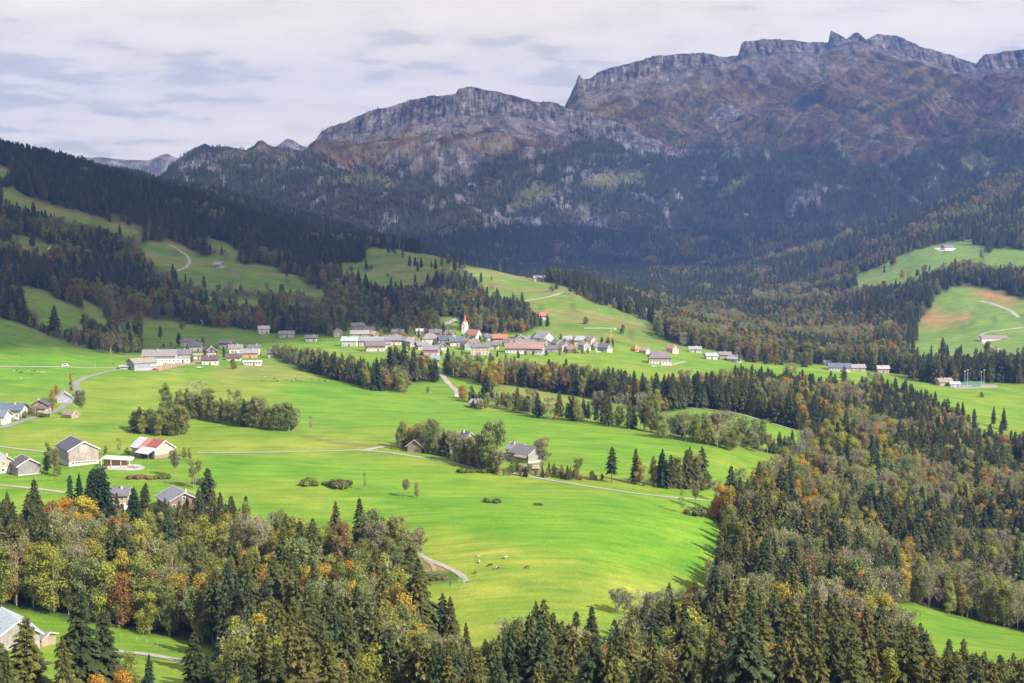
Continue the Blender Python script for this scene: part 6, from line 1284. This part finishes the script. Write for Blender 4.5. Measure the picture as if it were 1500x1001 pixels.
car(96, 537.6, 2, (.80, .80, .80), 'white van driving on the straight upper road at the left', True); car(218, 541, 60, (.72, .72, .72), 'white car parked before the orange barn wing'); car(228, 543, 20, (.40, .05, .05), 'red trailer like car in the farm yard of the hamlet'); car(22, 616, -20, (.75, .74, .72), 'pale car parked before the white house at the left edge'); car(739, 668, 10, (.8, .8, .8), 'white car beside the farmhouse in the open meadow'); car(733, 667, 60, (.35, .38, .42), 'grey car left of the white car at the meadow farm'); car(670, 582, 30, (.7, .72, .75), 'pale car at the lower end of the village lane')
car(700, 524, 5, (.25, .05, .04), 'red car below the wide beige house'); car(596, 516, 10, (.6, .6, .6), 'silver car on the village road left of the spruce clump'); car(845, 518, 3, (.08, .09, .14), 'dark car before the blue grey hall'); car(958, 538, 4, (.7, .7, .7), 'white car before the big lone farmhouse'); car(150, 687, 30, (.10, .14, .12), 'dark green car beside the open wooden shed'); car(292, 540, 20, (.5, .5, .52), 'silver car at the lower edge of the hamlet')
car(876, 517, 5, (.75, .75, .75), 'white car near the houses at the right end of the village'); car(654, 518, 8, (.8, .8, .78), 'white car beside the house with lilac roof')

# ------------------------------------------------------------------ cows
def cow_body(seed, graze, mat):
    bm = bmesh.new()
    J = {'hip': (-.85, 0, 1.18, .33, .36), 'belly': (-.2, 0, 1.10, .40, .44), 'chest': (.45, 0, 1.10, .36, .42), 'neck': (.85, 0, 1.22 if not graze else 1.02, .17, .24), 'head': (1.25, 0, 1.42 if not graze else .50, .13, .15), 'nose': (1.58, 0, 1.28 if not graze else .18, .085, .09), 'tail': (-1.17, 0, 1.24, .06, .06), 'tail2': (-1.24, 0, .62, .035, .035)}
    E = [('hip', 'belly'), ('belly', 'chest'), ('chest', 'neck'), ('neck', 'head'), ('head', 'nose'), ('hip', 'tail'), ('tail', 'tail2')]
    for s in (-1, 1):
        n = 'L' if s < 0 else 'R'
        J['fk' + n] = (.55, .24 * s, .55, .10, .10); J['ff' + n] = (.53 + .06 * s, .24 * s, .05, .065, .065); J['fs' + n] = (.5, .2 * s, .92, .16, .16)
        J['hs' + n] = (-.86, .2 * s, .86, .2, .2); J['hh' + n] = (-1.0, .24 * s, .50, .09, .09); J['hf' + n] = (-.93 + .05 * s, .24 * s, .05, .065, .065)
        J['ear' + n] = (1.16, .24 * s, (1.46 if not graze else .60), .05, .05)
        E += [('chest', 'fs' + n), ('fs' + n, 'fk' + n), ('fk' + n, 'ff' + n), ('hip', 'hs' + n), ('hs' + n, 'hh' + n), ('hh' + n, 'hf' + n), ('head', 'ear' + n)]
    me = bpy.data.meshes.new('cow'); keys = list(J); me.from_pydata([J[k][:3] for k in keys], [(keys.index(a), keys.index(b)) for a, b in E], [])
    o = bpy.data.objects.new('tmp_cow', me); C.objects.link(o); md = o.modifiers.new('s', 'SKIN'); sk = me.skin_vertices[0].data
    for i, k in enumerate(keys): sk[i].radius = J[k][3:5]; sk[i].use_root = (k == 'hip')
    md2 = o.modifiers.new('d', 'SUBSURF'); md2.levels = 1; md2.render_levels = 1
    dg = bpy.context.evaluated_depsgraph_get(); dg.update(); out = bpy.data.meshes.new_from_object(o.evaluated_get(dg)); bpy.data.objects.remove(o); out.materials.clear(); out.materials.append(mat)
    for p in out.polygons: p.material_index = 0; p.use_smooth = True
    return out
def hide_mat(a, b, name):
    m, nt, bs = new_mat(name); tc = nt.add('ShaderNodeTexCoord'); n = noise(nt, tc.outputs['Object'], 1.3, 2); nt.ln(ramp(nt, n, [(.48, a), (.52, b)]), bs.inputs['Base Color']); bs.inputs['Roughness'].default_value = .8; return m
CM = [(('brown', 'grazing'), cow_body(1, True, hide_mat((.16, .07, .035), (.20, .10, .05), 'brown_hide'))), (('brown', 'standing'), cow_body(2, False, hide_mat((.16, .07, .035), (.20, .10, .05), 'brown_hide'))), (('white and brown patched', 'grazing'), cow_body(3, True, hide_mat((.48, .45, .40), (.16, .08, .04), 'patched_hide'))), (('white and brown patched', 'standing'), cow_body(4, False, hide_mat((.48, .45, .40), (.16, .08, .04), 'patched_hide'))), (('black', 'grazing'), cow_body(5, True, hide_mat((.03, .025, .02), (.05, .04, .03), 'black_hide'))), (('pale cream', 'standing'), cow_body(6, False, hide_mat((.40, .33, .25), (.48, .42, .33), 'cream_hide')))]
HERDS = [('on the lower pasture right of the curved track', [(702, 825, 2), (718, 830, 4), (727, 834, 2), (731, 833, 0), (741, 819, 3), (772, 833, 0), (700, 818, 3), (696, 841, 0)]),
 ('beside the straight upper road at the left', [(21, 545, 5), (24, 544, 4), (29, 547, 4), (32, 546, 4), (41, 545, 5), (47, 549, 4), (51, 545, 1), (55, 546, 5), (61, 547, 5), (65, 547, 5), (70, 549, 3), (27, 523, 5), (31, 556, 5), (166, 534, 4), (108, 549, 0)]),
 ('in the herd on the meadow between hamlet and village', [(402, 556, 4), (406, 559, 4), (417, 557, 5), (420, 558, 1), (424, 557, 5), (427, 559, 1), (430, 558, 5), (433, 556, 0), (436, 559, 1), (441, 560, 0), (452, 556, 3), (457, 557, 1), (468, 558, 4), (476, 559, 4), (480, 560, 5), (388, 554, 5), (384, 559, 0)])]
def herds():
    for where, L in HERDS:
        cnt = {}
        for q in L: cnt.setdefault(q[2], []).append(q)
        for k, Q in cnt.items():
            Q.sort()
            for i, (px, py, _) in enumerate(Q):
                (colr, act), me = CM[k]; x, y, z = hit(px, py); o = link('cow', me); o.location = (x, y, z); o.rotation_euler.z = random.uniform(0, 6.28); o.scale = (.72,) * 3; n = len(Q)
                od = 'only' if n == 1 else (('left', 'right')[i] if n == 2 else (('leftmost', 'middle', 'rightmost')[i] if n == 3 else ('first', 'second', 'third', 'fourth', 'fifth', 'sixth', 'seventh')[i]))
                o['label'] = '%s %s %s cow%s %s' % (od, colr, act, ' from the left' if n > 3 else '', where.replace('in the herd ', '')); o['category'] = 'cow'; o['group'] = 'cows ' + where
herds()

# ------------------------------------------------------------------ pasture fences and wire poles
PM = None
def fence(pts, lab, gap=6.0, h=1.15, col=(.40, .37, .32)):
    W = [Vector(hit(*p)) for p in pts]; P = []
    for a, b in zip(W, W[1:]):
        n = max(1, int((b - a).length / gap))
        for i in range(n): p = a.lerp(b, i / n); P.append(Vector((p.x, p.y, float(gz(p.x, p.y)))))
    P.append(W[-1]); P = P[:95]
    e = bpy.data.objects.new('pasture_fence', None); C.objects.link(e); e.location = P[0]; e['label'] = lab; e['category'] = 'fence'; e['group'] = 'pasture fences'
    m = MB(); m.box(-.055, .055, -.055, .055, -.5, h); pm = m.mesh('post', [plain('fence_wood', col)])
    for p in P: o = link('post', pm, e); o.location = p - P[0]
    m = MB()
    for a, b in zip(P, P[1:]): m.tube(a - P[0] + Vector((0, 0, h - .15)), b - P[0] + Vector((0, 0, h - .15)), .012, .012, 3, cap=False)
    link('wire', m.mesh('wire', [plain('wire', (.4, .4, .4))]), e)
fence([(682, 842), (684, 850), (676, 866)], 'fence of pale posts round the bend of the curved track', 4.5)
fence([(690, 852), (740, 846), (790, 858), (860, 872), (900, 880)], 'fence of pale posts across the lower pasture', 6)
fence([(0, 540), (60, 541), (120, 540), (165, 541)], 'fence along the straight upper road at the left', 6)
fence([(155, 930), (200, 938), (262, 953), (300, 962)], 'fence above the gravel track in the bottom meadow', 4)
fence([(0, 700), (40, 702), (75, 704)], 'short fence before the grey board barn', 4)
fence([(740, 790), (790, 800), (850, 818), (950, 832), (1040, 842)], 'thin fence between lush meadow and yellow pasture', 8)
def pole(px, py, h, lab):
    x, y, z = hit(px, py); e = bpy.data.objects.new('wire_pole', None); C.objects.link(e); e.location = (x, y, z); e['label'] = lab; e['category'] = 'pole'; e['group'] = 'wooden wire poles'
    m = MB(); m.tube((0, 0, -.8), (0, 0, h), .17, .11, 6); link('mast', m.mesh('mast', [plain('pole_wood', (.28, .24, .20))]), e)
    m = MB(); m.box(-.9, .9, -.06, .06, h - .8, h - .65); link('crossarm', m.mesh('crossarm', [plain('pole_wood', (.28, .24, .20))]), e)
pole(140, 545, 9, 'pole beside the road just left of the hamlet'); pole(95, 583, 9, 'pole beside the ruined shed by the road'); pole(52, 622, 9, 'pole at the road in front of the dark chalet'); pole(480, 512, 9, 'pole at the village road left of the houses'); pole(905, 520, 9, 'pole on the meadow right of the crane'); pole(1005, 540, 9, 'pole beside the lane of the big lone farmhouse')
pole(591, 372, 16, 'thin pole on top of the green hill left of the white house'); pole(732, 400, 14, 'thin pole on the green hill above the orange tree'); pole(548, 494, 14, 'pole on the small yellow hill behind the village'); pole(665, 580, 12, 'pole at the lower end of the village lane')
# ------------------------------------------------------------------ camera, light, air
def setup():
    sc = bpy.context.scene
    cam = bpy.data.cameras.new('camera'); co = bpy.data.objects.new('camera', cam); C.objects.link(co)
    cam.sensor_width = 36; cam.lens = 36 * F / 1500; cam.clip_end = 60000; cam.clip_start = 1
    co.location = (0, 0, 0); co.rotation_euler = (math.pi / 2 - PITCH, 0, 0); sc.camera = co
    w = bpy.data.worlds.new('World'); sc.world = w; w.use_nodes = True
    class W: node_tree = w.node_tree
    nt = NT(W); bg = nt.n['Background']
    sky = nt.add('ShaderNodeTexSky', sky_type='NISHITA'); sky.sun_disc = False; sky.sun_elevation = SUN_EL; sky.sun_rotation = math.atan2(SUN_DIR[0], SUN_DIR[1]); sky.altitude = 1000
    tc = nt.add('ShaderNodeTexCoord'); sp = nt.add('ShaderNodeSeparateXYZ'); nt.ln(tc.outputs['Generated'], sp.inputs[0])
    # clouds lie on a layer overhead: divide the direction by its height
    def math_(op, a, b=None, c=None):
        m = nt.add('ShaderNodeMath', operation=op)
        for i, x in enumerate((a, b, c)):
            if x is None: continue
            if isinstance(x, (int, float)): m.inputs[i].default_value = x
            else: nt.ln(x, m.inputs[i])
        return m.outputs[0]
    h = math_('ADD', math_('MAXIMUM', sp.outputs[2], 0.0), 0.11)
    cx = math_('DIVIDE', sp.outputs[0], h); cy = math_('DIVIDE', sp.outputs[1], h)
    cb = nt.add('ShaderNodeCombineXYZ'); nt.ln(cx, cb.inputs[0]); nt.ln(cy, cb.inputs[1])
    n1 = noise(nt, mapping(nt, cb.outputs[0], (1.0, .8, 1)), 3.6, 7, .56)
    n2 = noise(nt, mapping(nt, cb.outputs[0], (1.0, 1.0, 1)), .55, 4, .5)
    s = math_('ADD', math_('MULTIPLY', n1, .52), math_('MULTIPLY', n2, .62))
    cloud = ramp(nt, s, [(.42, (.68, .60, .52)), (.54, (.62, .555, .49)), (.585, (.58, .525, .465)), (.62, (.47, .44, .41)), (.69, (.41, .39, .375))])
    # thinner, bluer cover towards the zenith
    skym = nt.add('ShaderNodeMix', data_type='RGBA', blend_type='MULTIPLY'); skym.inputs[0].default_value = 1; nt.ln(sky.outputs[0], skym.inputs[6]); skym.inputs[7].default_value = (.09, .09, .09, 1)
    cov = ramp(nt, sp.outputs[2], [(.0, (.96,) * 3), (.30, (.85,) * 3), (.8, (.40,) * 3)])
    mx = nt.add('ShaderNodeMix', data_type='RGBA'); nt.ln(cov, mx.inputs[0]); nt.ln(skym.outputs[2], mx.inputs[6]); nt.ln(cloud, mx.inputs[7])
    nt.ln(mx.outputs[2], bg.inputs['Color']); bg.inputs['Strength'].default_value = 1.0
    sun = bpy.data.lights.new('sun', 'SUN'); sun.energy = 4.4; sun.angle = math.radians(.6); sun.color = (1, .94, .84)
    so = bpy.data.objects.new('sun', sun); C.objects.link(so)
    d = Vector((SUN_DIR[0] * math.cos(SUN_EL), SUN_DIR[1] * math.cos(SUN_EL), math.sin(SUN_EL)))
    so.rotation_euler = (-d).to_track_quat('-Z', 'Y').to_euler()
    # the air
    hz = MB(); hz.box(-9500, 9500, -400, 11300, -900, 1100)
    m = bpy.data.materials.new('valley_air'); m.use_nodes = True; n = m.node_tree.nodes; n.remove(n['Principled BSDF'])
    v = n.new('ShaderNodeVolumePrincipled'); v.inputs['Color'].default_value = (.20, .39, 1.0, 1); v.inputs['Density'].default_value = HAZE; v.inputs['Anisotropy'].default_value = 0
    m.node_tree.links.new(v.outputs[0], n['Material Output'].inputs['Volume'])
    link('haze', hz.mesh('haze', [m]), kind='stuff')
    # clouds that shade the mountain and the hillside on the left
    cm, nt2, bs = new_mat('cloud'); bs.inputs['Base Color'].default_value = (.85, .85, .88, 1); bs.inputs['Roughness'].default_value = 1; bs.inputs['Specular IOR Level'].default_value = 0
    tr = nt2.add('ShaderNodeBsdfTranslucent'); tr.inputs['Color'].default_value = (.8, .8, .85, 1); tp = nt2.add('ShaderNodeBsdfTransparent')
    m1 = nt2.add('ShaderNodeMixShader'); m1.inputs[0].default_value = .5; nt2.ln(bs.outputs[0], m1.inputs[1]); nt2.ln(tr.outputs[0], m1.inputs[2])
    m2 = nt2.add('ShaderNodeMixShader'); m2.inputs[0].default_value = .30; nt2.ln(m1.outputs[0], m2.inputs[1]); nt2.ln(tp.outputs[0], m2.inputs[2])
    nt2.ln(m2.outputs[0], nt2.n['Material Output'].inputs['Surface'])
    cm2 = cm.copy(); [setattr(n_.inputs[0], 'default_value', .54) for n_ in cm2.node_tree.nodes if n_.type == 'MIX_SHADER' and abs(n_.inputs[0].default_value - .30) < .01]
    dxy = np.array(SUN_DIR) / math.tan(SUN_EL)
    def cloud_over(pts, alt, z0, seed, name='cloud', cm=cm):
        """a flat cloud at this height whose shadow falls on the polygon pts (world x, y) at level z0"""
        off = dxy * (alt - z0); P = [(p[0] + off[0], p[1] + off[1]) for p in pts]
        xs = np.array([p[0] for p in P]); ys = np.array([p[1] for p in P]); c = np.array([xs.mean(), ys.mean()])
        n = 90; th = np.linspace(0, 2 * np.pi, 240, endpoint=False); V = []; 
        # outline radius by direction
        R = []
        for t in th:
            d = np.array([math.cos(t), math.sin(t)]); best = 0
            for (x0, y0), (x1, y1) in zip(P, P[1:] + P[:1]):
                ax, ay = x0 - c[0], y0 - c[1]; bx, by = x1 - x0, y1 - y0; den = d[0] * by - d[1] * bx
                if abs(den) < 1e-9: continue
                r = (ax * by - ay * bx) / den; q = (ax * d[1] - ay * d[0]) / den
                if r > 0 and 0 <= q <= 1: best = max(best, r)
            R.append(best)
        R = np.array(R); R *= 1 + .05 * fbm(np.cos(th) * 4, np.sin(th) * 4, seed, 4)
        rr = np.linspace(0, 1, 40); RR, TT = np.meshgrid(rr, np.arange(240), indexing='ij')
        X = c[0] + RR * R[TT] * np.cos(th[TT]); Y = c[1] + RR * R[TT] * np.sin(th[TT])
        thick = 170 * np.sqrt(np.clip(1 - RR ** 4, 0, 1)) * (1 + .6 * fbm(X / 400, Y / 400, seed, 5))
        low = -.25 * thick + 25 * fbm(X / 200, Y / 200, seed + 3, 3) * (RR < .97)
        Vt = np.stack([X, Y, alt + thick], -1).reshape(-1, 3); Vb = np.stack([X, Y, alt + low - .5], -1).reshape(-1, 3)
        q = []
        for i in range(39):
            for j in range(240):
                k = (j + 1) % 240; q.append((i * 240 + j, (i + 1) * 240 + j, (i + 1) * 240 + k, i * 240 + k))
        q = np.array(q); N = 40 * 240
        rim = np.array([(39 * 240 + j, N + 39 * 240 + j, N + 39 * 240 + (j + 1) % 240, 39 * 240 + (j + 1) % 240) for j in range(240)])
        me = mesh_np(name, np.vstack([Vt, Vb]), np.vstack([q, q[:, ::-1] + N, rim]), mats=[cm], smooth=True)
        link(name, me, kind='structure')
    cloud_over([(-3300, 2700), (-1100, 2650), (600, 3300), (1900, 3900), (3600, 4400), (4600, 7800), (2000, 8600), (-3600, 8400)], 2300, 150, 5, cm=cm2)
    cloud_over([(-560, 960), (-330, 1010), (-250, 1110), (-140, 1290), (-20, 1420), (-90, 1700), (-60, 2100), (120, 2650), (-300, 3100), (-1800, 3300), (-2200, 1300), (-900, 1000)], 1900, -60, 9)
    sc.view_settings.view_transform = 'Standard'; sc.view_settings.look = 'None'; sc.view_settings.exposure = EXPOSURE; sc.view_settings.gamma = 1; sc.view_settings.use_curve_mapping = False
    cy_ = sc.cycles; sc.render.engine = 'CYCLES'
    cy_.use_denoising = True; cy_.denoiser = 'OPENIMAGEDENOISE'; cy_.denoising_input_passes = 'RGB_ALBEDO_NORMAL'; cy_.denoising_prefilter = 'ACCURATE'; cy_.max_bounces = 5; cy_.diffuse_bounces = 3; cy_.transparent_max_bounces = 8; cy_.volume_bounces = 0
    cy_.use_adaptive_sampling = True; cy_.adaptive_threshold = .008; cy_.sample_clamp_indirect = 4
HAZE = 6.2e-5; EXPOSURE = 1.07
setup()
